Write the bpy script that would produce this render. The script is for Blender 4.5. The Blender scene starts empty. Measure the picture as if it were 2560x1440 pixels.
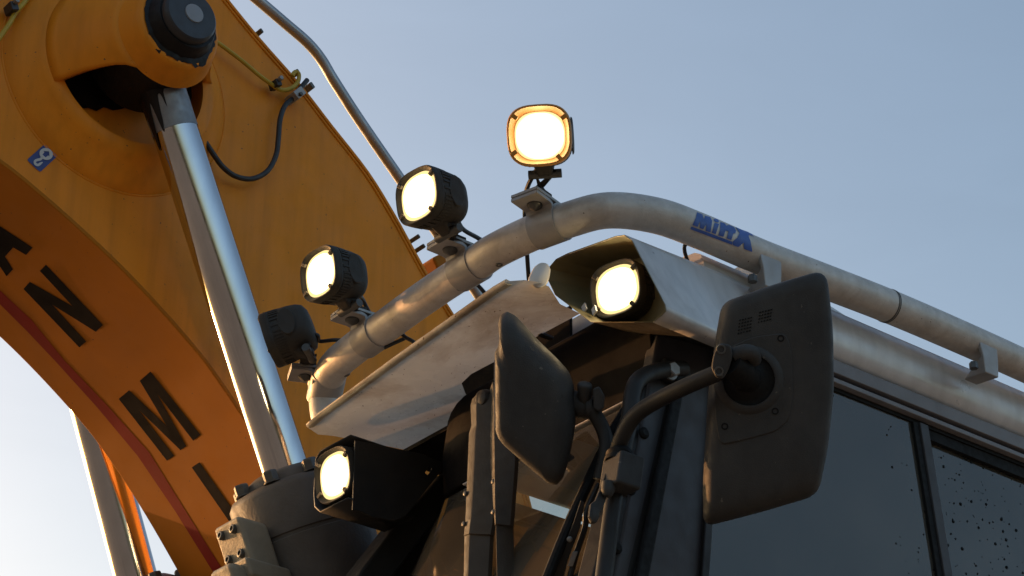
import bpy, bmesh, math, random
from mathutils import Vector as Vec, Matrix
from mathutils.bvhtree import BVHTree
R = math.radians
random.seed(7)
scn = bpy.context.scene

# ------------------------------------------------------------------ camera
PITCH = R(29.0)
FPX = 5600.0                                   # focal length in pixels of a 2560 wide picture
CAM = Vec((0, 0, 1.6))
cd = bpy.data.cameras.new('camera')
cam = bpy.data.objects.new('camera', cd)
scn.collection.objects.link(cam)
cam.location = CAM
cam.rotation_euler = (R(90) + PITCH, 0, 0)
cd.sensor_width = 36.0
cd.lens = 36.0 * FPX / 2560.0
cd.clip_start = 0.05
cd.clip_end = 5000
scn.camera = cam

# ------------------------------------------------------------------ light
SUN_AZ = R(-56)        # from the camera heading (+Y), negative is to the left
SUN_EL = R(7.0)
SUN = Vec((math.sin(SUN_AZ) * math.cos(SUN_EL), math.cos(SUN_AZ) * math.cos(SUN_EL), math.sin(SUN_EL)))
w = bpy.data.worlds.new('World')
scn.world = w
w.use_nodes = True
nt = w.node_tree
nt.nodes.clear()
sky = nt.nodes.new('ShaderNodeTexSky')
sky.sky_type = 'NISHITA'
sky.sun_disc = False
sky.sun_elevation = SUN_EL
sky.sun_rotation = SUN_AZ
sky.air_density = 1.0
sky.dust_density = 5.5
sky.ozone_density = 1.6
bgn = nt.nodes.new('ShaderNodeBackground')
bgn.inputs['Strength'].default_value = 0.15
# thin high veil of cloud: takes some of the saturation out of the clear-air sky
hsv = nt.nodes.new('ShaderNodeHueSaturation')
hsv.inputs['Saturation'].default_value = 1.03
outw = nt.nodes.new('ShaderNodeOutputWorld')
nt.links.new(sky.outputs[0], hsv.inputs['Color'])
tint = nt.nodes.new('ShaderNodeMix')              # evening haze, slightly rosy
tint.data_type = 'RGBA'
tint.blend_type = 'MULTIPLY'
tint.inputs[0].default_value = 1.0
tint.inputs[7].default_value = (1.055, 0.985, 0.94, 1)
nt.links.new(hsv.outputs[0], tint.inputs[6])
# very faint unevenness of the veil
wtc = nt.nodes.new('ShaderNodeTexCoord')
wmp = nt.nodes.new('ShaderNodeMapping')
wmp.inputs['Scale'].default_value = (3.0, 3.0, 9.0)
wno = nt.nodes.new('ShaderNodeTexNoise')
wno.inputs['Scale'].default_value = 2.2
wno.inputs['Detail'].default_value = 7
wno.inputs['Roughness'].default_value = 0.55
wno.inputs['Distortion'].default_value = 0.8
nt.links.new(wtc.outputs['Generated'], wmp.inputs[0])
nt.links.new(wmp.outputs[0], wno.inputs['Vector'])
wmr = nt.nodes.new('ShaderNodeMapRange')
wmr.inputs['From Min'].default_value = 0.3
wmr.inputs['From Max'].default_value = 0.7
wmr.inputs['To Min'].default_value = 0.99
wmr.inputs['To Max'].default_value = 1.03
nt.links.new(wno.outputs['Fac'], wmr.inputs['Value'])
wsc = nt.nodes.new('ShaderNodeVectorMath')
wsc.operation = 'SCALE'
nt.links.new(tint.outputs[2], wsc.inputs[0])
nt.links.new(wmr.outputs[0], wsc.inputs['Scale'])
nt.links.new(wsc.outputs[0], bgn.inputs['Color'])
nt.links.new(bgn.outputs[0], outw.inputs['Surface'])

sl = bpy.data.lights.new('sun', 'SUN')
sl.energy = 1.35
sl.angle = R(0.6)
sl.color = (1.0, 0.46, 0.17)
so = bpy.data.objects.new('sun', sl)
scn.collection.objects.link(so)
so.rotation_euler = SUN.to_track_quat('Z', 'Y').to_euler()

scn.view_settings.view_transform = 'Standard'
scn.view_settings.look = 'None'
scn.view_settings.gamma = 1.0
scn.view_settings.exposure = 1.48
scn.view_settings.use_curve_mapping = False
scn.cycles.use_denoising = True
scn.cycles.max_bounces = 10
scn.cycles.sample_clamp_indirect = 6.0

# ------------------------------------------------------------------ frame of the machine
FWD = Vec((0, math.cos(PITCH), math.sin(PITCH)))
UPV = Vec((0, -math.sin(PITCH), math.cos(PITCH)))
RGT = Vec((1, 0, 0))
A_ = R(39)
U = Vec((-math.cos(A_), -math.sin(A_), 0))      # the machine's forward
V = Vec((math.sin(A_), -math.cos(A_), 0))       # the cab's door side
ZZ = Vec((0, 0, 1))


def ray(px, py):
    return FWD + RGT * ((px - 1280) / FPX) - UPV * ((py - 720) / FPX)


def P(px, py, d):
    return CAM + ray(px, py) * d


O = P(1640, 830, 4.5)                           # front door-side corner of the cab roof


def W(u, v, z):
    return O + U * u + V * v + ZZ * z


def uvz(p):
    q = p - O
    return q.dot(U), q.dot(V), q.dot(ZZ)


def X(px, py, ax, val):
    n = {'u': U, 'v': V, 'z': ZZ}[ax]
    r = ray(px, py)
    return CAM + r * ((val - (CAM - O).dot(n)) / r.dot(n))


def XP(px, py, p0, n):
    r = ray(px, py)
    return CAM + r * ((p0 - CAM).dot(n) / r.dot(n))


# ------------------------------------------------------------------ materials
def mat(name, col, rough=0.5, metal=0.0, var=0.15, vscale=6.0, bump=0.0, bscale=120.0,
        dirt=None, dirt_amt=0.0, dirt_scale=3.0, rvar=0.12, spec=0.5, coat=0.0, streak=0.0, chips=None):
    m = bpy.data.materials.new(name)
    m.use_nodes = True
    t = m.node_tree
    b = t.nodes['Principled BSDF']
    b.inputs['Metallic'].default_value = metal
    b.inputs['Specular IOR Level'].default_value = spec
    b.inputs['Coat Weight'].default_value = coat
    tc = t.nodes.new('ShaderNodeTexCoord')
    no = t.nodes.new('ShaderNodeTexNoise')
    no.inputs['Scale'].default_value = vscale
    no.inputs['Detail'].default_value = 6
    no.inputs['Roughness'].default_value = 0.62
    t.links.new(tc.outputs['Object'], no.inputs['Vector'])
    rp = t.nodes.new('ShaderNodeMapRange')
    rp.inputs['From Min'].default_value = 0.3
    rp.inputs['From Max'].default_value = 0.7
    rp.inputs['To Min'].default_value = 1 - var
    rp.inputs['To Max'].default_value = 1 + var * 0.6
    t.links.new(no.outputs['Fac'], rp.inputs['Value'])
    mx = t.nodes.new('ShaderNodeVectorMath')
    mx.operation = 'SCALE'
    mx.inputs[0].default_value = col[:3]
    t.links.new(rp.outputs[0], mx.inputs['Scale'])
    colout = mx.outputs[0]
    if dirt:
        n2 = t.nodes.new('ShaderNodeTexNoise')
        n2.inputs['Scale'].default_value = dirt_scale
        n2.inputs['Detail'].default_value = 9
        n2.inputs['Roughness'].default_value = 0.7
        n2.inputs['Distortion'].default_value = 0.6
        t.links.new(tc.outputs['Object'], n2.inputs['Vector'])
        r2 = t.nodes.new('ShaderNodeMapRange')
        r2.inputs['From Min'].default_value = 0.48
        r2.inputs['From Max'].default_value = 0.72
        r2.inputs['To Max'].default_value = dirt_amt
        t.links.new(n2.outputs['Fac'], r2.inputs['Value'])
        mm = t.nodes.new('ShaderNodeMix')
        mm.data_type = 'RGBA'
        mm.inputs[7].default_value = (*dirt, 1)
        t.links.new(r2.outputs[0], mm.inputs[0])
        t.links.new(colout, mm.inputs[6])
        colout = mm.outputs[2]
    if streak:                                   # rain runs: noise drawn out along the vertical
        mp = t.nodes.new('ShaderNodeMapping')
        mp.inputs['Scale'].default_value = (26, 26, 1.6)
        n5 = t.nodes.new('ShaderNodeTexNoise')
        n5.inputs['Scale'].default_value = 1.0
        n5.inputs['Detail'].default_value = 5
        t.links.new(tc.outputs['Object'], mp.inputs[0])
        t.links.new(mp.outputs[0], n5.inputs['Vector'])
        r5 = t.nodes.new('ShaderNodeMapRange')
        r5.inputs['From Min'].default_value = 0.42
        r5.inputs['From Max'].default_value = 0.70
        r5.inputs['To Min'].default_value = 1.0
        r5.inputs['To Max'].default_value = 1.0 - streak
        t.links.new(n5.outputs['Fac'], r5.inputs['Value'])
        sc5 = t.nodes.new('ShaderNodeVectorMath')
        sc5.operation = 'SCALE'
        t.links.new(colout, sc5.inputs[0])
        t.links.new(r5.outputs[0], sc5.inputs['Scale'])
        colout = sc5.outputs[0]
    if chips:                                    # small paint chips and spatter
        n6 = t.nodes.new('ShaderNodeTexNoise')
        n6.inputs['Scale'].default_value = 95
        n6.inputs['Detail'].default_value = 3
        t.links.new(tc.outputs['Object'], n6.inputs['Vector'])
        r6 = t.nodes.new('ShaderNodeMapRange')
        r6.inputs['From Min'].default_value = 0.72
        r6.inputs['From Max'].default_value = 0.74
        t.links.new(n6.outputs['Fac'], r6.inputs['Value'])
        m6 = t.nodes.new('ShaderNodeMix')
        m6.data_type = 'RGBA'
        m6.inputs[7].default_value = (*chips, 1)
        t.links.new(r6.outputs[0], m6.inputs[0])
        t.links.new(colout, m6.inputs[6])
        colout = m6.outputs[2]
    t.links.new(colout, b.inputs['Base Color'])
    rr = t.nodes.new('ShaderNodeMapRange')
    rr.inputs['From Min'].default_value = 0.3
    rr.inputs['From Max'].default_value = 0.7
    rr.inputs['To Min'].default_value = max(0.02, rough - rvar)
    rr.inputs['To Max'].default_value = min(1, rough + rvar)
    n3 = t.nodes.new('ShaderNodeTexNoise')
    n3.inputs['Scale'].default_value = vscale * 4.3
    n3.inputs['Detail'].default_value = 5
    t.links.new(tc.outputs['Object'], n3.inputs['Vector'])
    t.links.new(n3.outputs['Fac'], rr.inputs['Value'])
    t.links.new(rr.outputs[0], b.inputs['Roughness'])
    if bump > 0:
        n4 = t.nodes.new('ShaderNodeTexNoise')
        n4.inputs['Scale'].default_value = bscale
        n4.inputs['Detail'].default_value = 3
        t.links.new(tc.outputs['Object'], n4.inputs['Vector'])
        bp = t.nodes.new('ShaderNodeBump')
        bp.inputs['Strength'].default_value = bump
        bp.inputs['Distance'].default_value = 0.002
        t.links.new(n4.outputs['Fac'], bp.inputs['Height'])
        t.links.new(bp.outputs[0], b.inputs['Normal'])
    return m


def emis(name, col, strength):
    m = bpy.data.materials.new(name)
    m.use_nodes = True
    t = m.node_tree
    t.nodes.clear()
    e = t.nodes.new('ShaderNodeEmission')
    e.inputs[0].default_value = (*col, 1)
    e.inputs[1].default_value = strength
    o = t.nodes.new('ShaderNodeOutputMaterial')
    t.links.new(e.outputs[0], o.inputs[0])
    return m


def lensmat():
    """LED lens: hottest in the middle, warmer and weaker towards the rim"""
    m = emis('lamp_light', (1.0, 0.76, 0.40), 6.0)
    t = m.node_tree
    e = [n for n in t.nodes if n.type == 'EMISSION'][0]
    tc = t.nodes.new('ShaderNodeTexCoord')
    mp = t.nodes.new('ShaderNodeMapping')
    mp.inputs['Scale'].default_value = (1 / 0.051, 0, 1 / 0.0485)
    ln = t.nodes.new('ShaderNodeVectorMath')
    ln.operation = 'LENGTH'
    t.links.new(tc.outputs['Object'], mp.inputs[0])
    t.links.new(mp.outputs[0], ln.inputs[0])
    cr = t.nodes.new('ShaderNodeValToRGB')
    cr.color_ramp.elements[0].position = 0.60
    cr.color_ramp.elements[0].color = (1.0, 0.79, 0.45, 1)
    cr.color_ramp.elements[1].position = 1.06
    cr.color_ramp.elements[1].color = (1.0, 0.60, 0.17, 1)
    st = t.nodes.new('ShaderNodeMapRange')
    st.interpolation_type = 'SMOOTHSTEP'
    st.inputs['From Min'].default_value = 0.55
    st.inputs['From Max'].default_value = 1.10
    st.inputs['To Min'].default_value = 7.0
    st.inputs['To Max'].default_value = 0.9
    t.links.new(ln.outputs['Value'], cr.inputs[0])
    t.links.new(ln.outputs['Value'], st.inputs['Value'])
    t.links.new(cr.outputs[0], e.inputs[0])
    t.links.new(st.outputs[0], e.inputs[1])
    return m


def glassmat(name, tint, rough=0.02):
    """thin tinted pane: mirror reflection by Fresnel, the rest passes tinted"""
    m = bpy.data.materials.new(name)
    m.use_nodes = True
    t = m.node_tree
    t.nodes.clear()
    fr = t.nodes.new('ShaderNodeFresnel')
    fr.inputs['IOR'].default_value = 1.6
    tr = t.nodes.new('ShaderNodeBsdfTransparent')
    tr.inputs[0].default_value = (*tint, 1)
    gl = t.nodes.new('ShaderNodeBsdfGlossy')
    gl.inputs['Roughness'].default_value = rough
    df = t.nodes.new('ShaderNodeBsdfDiffuse')        # film of dust on the pane
    df.inputs[0].default_value = (0.34, 0.30, 0.24, 1)
    tc = t.nodes.new('ShaderNodeTexCoord')
    no = t.nodes.new('ShaderNodeTexNoise')
    no.inputs['Scale'].default_value = 4
    no.inputs['Detail'].default_value = 7
    t.links.new(tc.outputs['Object'], no.inputs['Vector'])
    mr = t.nodes.new('ShaderNodeMapRange')
    mr.inputs['From Min'].default_value = 0.3
    mr.inputs['From Max'].default_value = 0.75
    mr.inputs['To Min'].default_value = 0.09
    mr.inputs['To Max'].default_value = 0.20
    t.links.new(no.outputs['Fac'], mr.inputs['Value'])
    m0 = t.nodes.new('ShaderNodeMixShader')
    t.links.new(mr.outputs[0], m0.inputs[0])
    t.links.new(tr.outputs[0], m0.inputs[1])
    t.links.new(df.outputs[0], m0.inputs[2])
    m1 = t.nodes.new('ShaderNodeMixShader')
    t.links.new(fr.outputs[0], m1.inputs[0])
    t.links.new(m0.outputs[0], m1.inputs[1])
    t.links.new(gl.outputs[0], m1.inputs[2])
    o = t.nodes.new('ShaderNodeOutputMaterial')
    t.links.new(m1.outputs[0], o.inputs[0])
    return m


def visormat():
    """milky plastic sheet: part of the daylight above comes through it, stained and speckled"""
    m = mat('milky_sheet', (0.70, 0.68, 0.60), 0.25, 0, 0.12, 4, 0.05, 120, (0.26, 0.16, 0.08), 0.85, 2.4, coat=0.1)
    t = m.node_tree
    b = t.nodes['Principled BSDF']
    src = b.inputs['Base Color'].links[0].from_socket
    tc = t.nodes.new('ShaderNodeTexCoord')
    mp = t.nodes.new('ShaderNodeMapping')
    mp.inputs['Scale'].default_value = (150, 55, 150)
    mp.inputs['Rotation'].default_value = (0, 0, R(25))
    n = t.nodes.new('ShaderNodeTexNoise')
    n.inputs['Scale'].default_value = 1.0
    n.inputs['Detail'].default_value = 2
    t.links.new(tc.outputs['Object'], mp.inputs[0])
    t.links.new(mp.outputs[0], n.inputs['Vector'])
    r = t.nodes.new('ShaderNodeMapRange')
    r.inputs['From Min'].default_value = 0.70
    r.inputs['From Max'].default_value = 0.76
    t.links.new(n.outputs['Fac'], r.inputs['Value'])
    mx = t.nodes.new('ShaderNodeMix')
    mx.data_type = 'RGBA'
    mx.inputs[7].default_value = (0.12, 0.08, 0.05, 1)
    t.links.new(r.outputs[0], mx.inputs[0])
    t.links.new(src, mx.inputs[6])
    t.links.new(mx.outputs[2], b.inputs['Base Color'])
    tr = t.nodes.new('ShaderNodeBsdfTranslucent')
    t.links.new(mx.outputs[2], tr.inputs[0])
    ms = t.nodes.new('ShaderNodeMixShader')
    ms.inputs[0].default_value = 0.44
    o = t.nodes['Material Output']
    t.links.new(b.outputs[0], ms.inputs[1])
    t.links.new(tr.outputs[0], ms.inputs[2])
    t.links.new(ms.outputs[0], o.inputs['Surface'])
    return m


M = dict(
    boom=mat('boom_paint', (0.72, 0.235, 0.011), 0.5, 0, 0.08, 3.0, 0.15, 260, (0.46, 0.16, 0.015), 0.45, 1.6, spec=0.2, streak=0.16, chips=(0.10, 0.05, 0.025)),
    boomshade=mat('boom_paint_shaded', (0.36, 0.120, 0.007), 0.65, 0, 0.10, 3.5, 0.10, 240, (0.24, 0.09, 0.02), 0.35, 2.6, spec=0.12, chips=(0.09, 0.05, 0.025)),  # same paint as the boom, darkened to hold the underside's shade
    red=mat('red_film', (0.19, 0.012, 0.010), 0.6, 0, 0.15, spec=0.1),
    black=mat('black_film', (0.008, 0.007, 0.008), 0.8, 0, 0.3, spec=0.05),
    grease=mat('grease', (0.008, 0.006, 0.006), 0.5, 0, 0.5, 14, 0.6, 60, spec=0.25),
    pin=mat('pin_steel', (0.030, 0.030, 0.033), 0.45, 0.2, 0.3, 9, 0.2, 80),
    disc=mat('plastic_grey', (0.23, 0.235, 0.25), 0.5, 0, 0.1),
    chrome=mat('chrome_rod', (0.54, 0.54, 0.55), 0.10, 1.0, 0.10, 3, 0, rvar=0.05, streak=0.10),
    rodend=mat('rod_bare_steel', (0.24, 0.24, 0.245), 0.5, 0.7, 0.25, 12),
    cast=mat('cast_paint', (0.095, 0.085, 0.075), 0.6, 0, 0.25, 7, 0.5, 160, (0.08, 0.06, 0.045), 0.5, 5, spec=0.3),
    block=mat('block_paint', (0.24, 0.22, 0.17), 0.6, 0, 0.2, 9, 0.4, 180, (0.14, 0.11, 0.08), 0.5, 7),
    bolt=mat('bolt_steel', (0.10, 0.10, 0.095), 0.5, 0.5, 0.3, 20),
    zinc=mat('zinc_bolt', (0.26, 0.25, 0.235), 0.55, 0.6, 0.25, 20),
    tube=mat('silver_tube', (0.54, 0.505, 0.46), 0.5, 0.25, 0.16, 26, 0.3, 340, (0.26, 0.20, 0.15), 0.45, 9, streak=0.10, chips=(0.12, 0.09, 0.07)),
    plate=mat('bracket_plate', (0.34, 0.325, 0.31), 0.5, 0.35, 0.12, 9, 0.1, 200, (0.2, 0.16, 0.12), 0.4, 9),
    white=mat('white_paint', (0.62, 0.60, 0.57), 0.32, 0, 0.08, 5, 0.05, 120, (0.26, 0.19, 0.12), 0.75, 3.4, coat=0.2),
    silver=mat('silver_paint', (0.60, 0.585, 0.57), 0.38, 0.25, 0.07, 4, 0.06, 200, (0.30, 0.26, 0.22), 0.35, 4, streak=0.14),
    charcoal=mat('charcoal_plastic', (0.040, 0.039, 0.038), 0.62, 0, 0.2, 8, 0.35, 420, (0.07, 0.062, 0.052), 0.35, 6, spec=0.3, streak=0.2, chips=(0.10, 0.09, 0.075)),
    lamp=mat('lamp_plastic', (0.040, 0.036, 0.031), 0.65, 0, 0.2, 12, 0.4, 400, (0.05, 0.04, 0.03), 0.5, 11, spec=0.25),
    bloomrim=mat('bezel_lens_bloom', (0.46, 0.20, 0.022), 0.5, 0, 0.1),  # orange stands in for the lens bloom round the top lamp
    frame=mat('cab_frame_grey', (0.20, 0.195, 0.20), 0.5, 0, 0.12, 5, 0.1, 200, (0.05, 0.04, 0.035), 0.4, 5, spec=0.25),
    frameblack=mat('cab_frame_black', (0.022, 0.021, 0.020), 0.5, 0, 0.25, 6, 0.15, 160, (0.04, 0.031, 0.023), 0.5, 5, spec=0.22),
    rubber=mat('rubber', (0.008, 0.008, 0.008), 0.7, 0, 0.3, 20, spec=0.2),
    inner=mat('cab_lining', (0.018, 0.017, 0.016), 0.85, 0, 0.2, spec=0.2),
    housein=mat('lamp_box_inside', (0.17, 0.145, 0.075), 0.55, 0, 0.2, 8, 0.15, 200),
    post=mat('door_post_paint', (0.055, 0.054, 0.057), 0.5, 0, 0.15, 5, 0.1, 180, (0.04, 0.03, 0.025), 0.5, 5, spec=0.22),
    wiperblack=mat('wiper_paint', (0.055, 0.049, 0.042), 0.6, 0, 0.25, 12, 0.3, 200, (0.05, 0.04, 0.03), 0.5, 9, spec=0.2),
    lining=mat('black_header', (0.009, 0.008, 0.008), 0.7, 0, 0.3, 6, 0.2, 160, spec=0.04),
    hose=mat('black_hose', (0.012, 0.011, 0.011), 0.5, 0, 0.2, 20),
    yellow=mat('yellow_hose', (0.42, 0.27, 0.012), 0.5, 0, 0.15, 20),
    pipe=mat('zinc_pipe', (0.33, 0.33, 0.34), 0.35, 0.8, 0.2, 6, 0.1, 150),
    blue=mat('blue_film', (0.025, 0.045, 0.19), 0.4, 0, 0.1),
    blue2=mat('blue_print', (0.035, 0.10, 0.36), 0.4, 0, 0.25, 20),
    whitefilm=mat('white_film', (0.48, 0.48, 0.48), 0.5, 0, 0.1),
    mirror=mat('mirror_glass', (0.8, 0.8, 0.8), 0.04, 1.0, 0.02),
    ground=mat('ground_soil', (0.25, 0.205, 0.155), 0.95, 0, 0.3, 0.5, 0.3, 20, (0.10, 0.08, 0.06), 0.6, 0.3),
    glass=glassmat('side_glass', (0.45, 0.50, 0.50)),
    wglass=glassmat('windscreen_glass', (0.55, 0.62, 0.58)),
    visor=visormat(),
    drop=mat('water_drop', (0.003, 0.003, 0.004), 0.5, 0, 0.05, spec=0.1),
    lens=lensmat(),
    lensrim=emis('lamp_reflector_light', (1.0, 0.72, 0.30), 0.5),
)


# ------------------------------------------------------------------ builders
class Thing:
    def __init__(self, name, label, cat, loc, group=None, mw=None):
        self.o = bpy.data.objects.new(name, None)
        scn.collection.objects.link(self.o)
        self.o.empty_display_size = 0.05
        if mw is None:
            self.o.location = loc
            self.off = Vec(loc)
        else:
            self.o.matrix_world = mw
            self.off = Vec((0, 0, 0))
        self.o['label'] = label
        self.o['category'] = cat
        if group:
            self.o['group'] = group

    def add(self, name, bm, m, parent=None, bevel=0.0, seg=2, angle=35, label=None, kind=None):
        bmesh.ops.recalc_face_normals(bm, faces=bm.faces)
        for v in bm.verts:
            v.co -= self.off
        o = link(name, bm, m, bevel, seg, angle)
        o.parent = parent or self.o
        if label:
            o['label'] = label
        if kind:
            o['kind'] = kind
        return o


def link(name, bm, m, bevel=0.0, seg=2, angle=35):
    me = bpy.data.meshes.new(name)
    bm.to_mesh(me)
    bm.free()
    for p in me.polygons:
        p.use_smooth = True
    me.set_sharp_from_angle(angle=R(angle))
    me.materials.append(M[m])
    o = bpy.data.objects.new(name, me)
    scn.collection.objects.link(o)
    if bevel > 0:
        b = o.modifiers.new('bevel', 'BEVEL')
        b.width = bevel
        b.segments = seg
        b.limit_method = 'ANGLE'
        b.angle_limit = R(30)
        b.harden_normals = True
    return o


def nb():
    return bmesh.new()


def loft(bm, rings, cap=True, closed=True):
    vs = [[bm.verts.new(p) for p in r] for r in rings]
    n = len(vs[0])
    for a, b in zip(vs, vs[1:]):
        for i in range(n if closed else n - 1):
            j = (i + 1) % n
            bm.faces.new((a[i], a[j], b[j], b[i]))
    if cap:
        bm.faces.new(vs[0][::-1])
        if cap != 'first':
            bm.faces.new(vs[-1])
    return vs


def prism(bm, pts, off):
    return loft(bm, [[Vec(p) for p in pts], [Vec(p) + off for p in pts]])


def box(bm, c, a, b, d):
    """centre and three half vectors"""
    q = [(-1, -1), (1, -1), (1, 1), (-1, 1)]
    loft(bm, [[c - d + a * s + b * t for s, t in q], [c + d + a * s + b * t for s, t in q]])


def catmull(pts, n=8):
    out = []
    P_ = [pts[0] * 2 - pts[1]] + list(pts) + [pts[-1] * 2 - pts[-2]]
    for i in range(1, len(P_) - 2):
        p0, p1, p2, p3 = P_[i - 1:i + 3]
        for k in range(n):
            t = k / n
            out.append(0.5 * ((2 * p1) + (p2 - p0) * t + (2 * p0 - 5 * p1 + 4 * p2 - p3) * t * t + (3 * p1 - p0 - 3 * p2 + p3) * t ** 3))
    out.append(pts[-1].copy())
    return out


def tube(bm, pts, r, seg=16, cap=True):
    n = len(pts)
    rad = r if isinstance(r, (list, tuple)) else [r] * n
    tan = [(pts[min(i + 1, n - 1)] - pts[max(i - 1, 0)]).normalized() for i in range(n)]
    nrm = tan[0].orthogonal().normalized()
    rings = []
    for i in range(n):
        nrm = (nrm - tan[i] * nrm.dot(tan[i])).normalized()
        bi = tan[i].cross(nrm)
        rings.append([pts[i] + (nrm * math.cos(2 * math.pi * k / seg) + bi * math.sin(2 * math.pi * k / seg)) * rad[i] for k in range(seg)])
    loft(bm, rings, cap)


def lathe(bm, c, axis, prof, seg=40, ref=None, a0=0.0, a1=None, cap=False):
    axis = axis.normalized()
    x = (ref - axis * ref.dot(axis)).normalized() if ref else axis.orthogonal().normalized()
    y = axis.cross(x)
    full = a1 is None
    m = seg if full else seg + 1
    rings = []
    for h, r in prof:
        rings.append([c + axis * h + (x * math.cos(t) + y * math.sin(t)) * r
                      for t in [(2 * math.pi * k / seg) if full else a0 + (a1 - a0) * k / seg for k in range(m)]])
    loft(bm, rings, cap and full, closed=full)


def hexhead(bm, c, axis, r, h, ref=None):
    lathe(bm, c, axis, [(0, r), (h * 0.85, r), (h, r * 0.86)], 6, ref, cap=True)


def washer(bm, c, axis, r, h):
    lathe(bm, c, axis, [(0, r), (h, r)], 20, cap=True)


def fillpoly(bm, loops):
    """flat filled polygon with optional holes, 2-D loops"""
    es = []
    for lp in loops:
        vs = [bm.verts.new((p[0], p[1], 0)) for p in lp]
        es += [bm.edges.new((vs[i], vs[(i + 1) % len(vs)])) for i in range(len(vs))]
    bmesh.ops.triangle_fill(bm, use_beauty=True, use_dissolve=False, edges=es)


def decal(loops, bvh, lift=0.0025, cuts=0, maxlen=None):
    """outline given in picture points, carried onto a real surface and lifted off it as a film"""
    bm = nb()
    fillpoly(bm, loops)
    if maxlen:
        for _ in range(6):
            es = [e for e in bm.edges if e.calc_length() > maxlen]
            if not es:
                break
            bmesh.ops.subdivide_edges(bm, edges=es, cuts=1)
            bmesh.ops.triangulate(bm, faces=bm.faces)
    for v in bm.verts:
        r = ray(v.co.x, v.co.y)
        loc, nor, idx, dist = bvh.ray_cast(CAM, r.normalized())
        if loc is None:
            loc, nor, idx, dist = bvh.find_nearest(CAM + r * 5.4)
        if nor.dot(r) > 0:
            nor = -nor
        v.co = loc + nor * lift
    return bm


def plate_from(loops, fn, off):
    """outline with holes -> plate: fn maps a picture point to a place, off is the thickness vector"""
    bm = nb()
    fillpoly(bm, loops)
    for v in bm.verts:
        v.co = fn(v.co.x, v.co.y)
    g = bmesh.ops.extrude_face_region(bm, geom=bm.faces[:])
    bmesh.ops.translate(bm, verts=[e for e in g['geom'] if isinstance(e, bmesh.types.BMVert)], vec=off)
    return bm


def rounded(pts, r=0.25, n=4):
    """round off the corners of a 2-D outline; r is a share of the shorter neighbouring edge"""
    out = []
    N = len(pts)
    for i in range(N):
        p, a, b = Vec(pts[i]), Vec(pts[i - 1]), Vec(pts[(i + 1) % N])
        l = min((a - p).length, (b - p).length) * r
        s, e = p + (a - p).normalized() * l, p + (b - p).normalized() * l
        for k in range(n + 1):
            t = k / n
            out.append(s * (1 - t) ** 2 + p * 2 * t * (1 - t) + e * t * t)
    return out


# ------------------------------------------------------------------ setting
bm = nb()
bmesh.ops.create_grid(bm, x_segments=1, y_segments=1, size=1500)
g = link('ground', bm, 'ground')
g['kind'] = 'structure'
g['label'] = 'brown bare soil of the work yard below the machine'

# ------------------------------------------------------------------ boom
VB, BW = -1.45, 0.55
low = [(-1500, -330), (-900, -110), (-420, 130), (-200, 262), (0, 398), (100, 478), (200, 566), (300, 660), (400, 765), (500, 880), (560, 962), (620, 1052), (700, 1185), (800, 1365), (900, 1560)]
top = [(-900, -1250), (-200, -830), (200, -440), (420, -190), (500, -92), (570, 0), (650, 98), (750, 212), (830, 315), (920, 430), (985, 535), (1040, 635), (1085, 715), (1135, 790), (1210, 930), (1270, 1080), (1330, 1280), (1370, 1500)]
lowp = catmull([X(x, y, 'v', VB) for x, y in low], 4)
topp = catmull([X(x, y, 'v', VB) for x, y in top], 4)
boom = Thing('boom', 'huge orange steel boom with black letters and red stripe on its underside', 'boom', W(0.2, VB - BW / 2, -0.3))
bm = nb()
loopb = lowp + topp[::-1]
ins = -V * BW
prism(bm, [p - V * 0.012 for p in loopb], -V * (BW - 0.024))
boom.add('side_panel', bm, 'boom', bevel=0.006)


def strip(pts, inward, th, v0, v1):
    """plate running along a boom edge: th is its thickness, v0..v1 its width"""
    b = nb()
    rings = []
    for i, p in enumerate(pts):
        t = (pts[min(i + 1, len(pts) - 1)] - pts[max(i - 1, 0)]).normalized()
        n = t.cross(V).normalized() * inward
        q = p - V * (p - O).dot(V)
        rings.append([q + V * v0, q + V * v1, q + V * v1 + n * th, q + V * v0 + n * th])
    loft(b, rings)
    return b


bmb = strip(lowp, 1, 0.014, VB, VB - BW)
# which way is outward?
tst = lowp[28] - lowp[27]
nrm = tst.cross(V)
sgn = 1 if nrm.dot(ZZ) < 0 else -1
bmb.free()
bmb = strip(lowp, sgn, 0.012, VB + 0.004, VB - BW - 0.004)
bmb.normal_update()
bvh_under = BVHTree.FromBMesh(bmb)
under = boom.add('bottom_plate', bmb, 'boomshade', bevel=0.003)
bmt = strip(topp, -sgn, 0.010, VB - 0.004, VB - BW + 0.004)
boom.add('top_plate', bmt, 'boom', bevel=0.003)

stripe_u = [(-60, 668), (0, 725), (80, 800), (161, 900), (270, 1015), (373, 1130), (460, 1270), (550, 1412), (600, 1490)]
stripe_l = [(-60, 702), (0, 760), (70, 830), (141, 905), (245, 1020), (345, 1140), (440, 1280), (530, 1425), (580, 1510)]
boom.add('red_stripe', decal([stripe_u + stripe_l[::-1]], bvh_under, 0.0008, maxlen=14), 'red', under)


def z2(l):
    return [(x / 3.2, 450 + y / 3.2) for x, y in l]


def z3(l):
    return [(x / 2.6664, 900 + y / 2.6664) for x, y in l]


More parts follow.
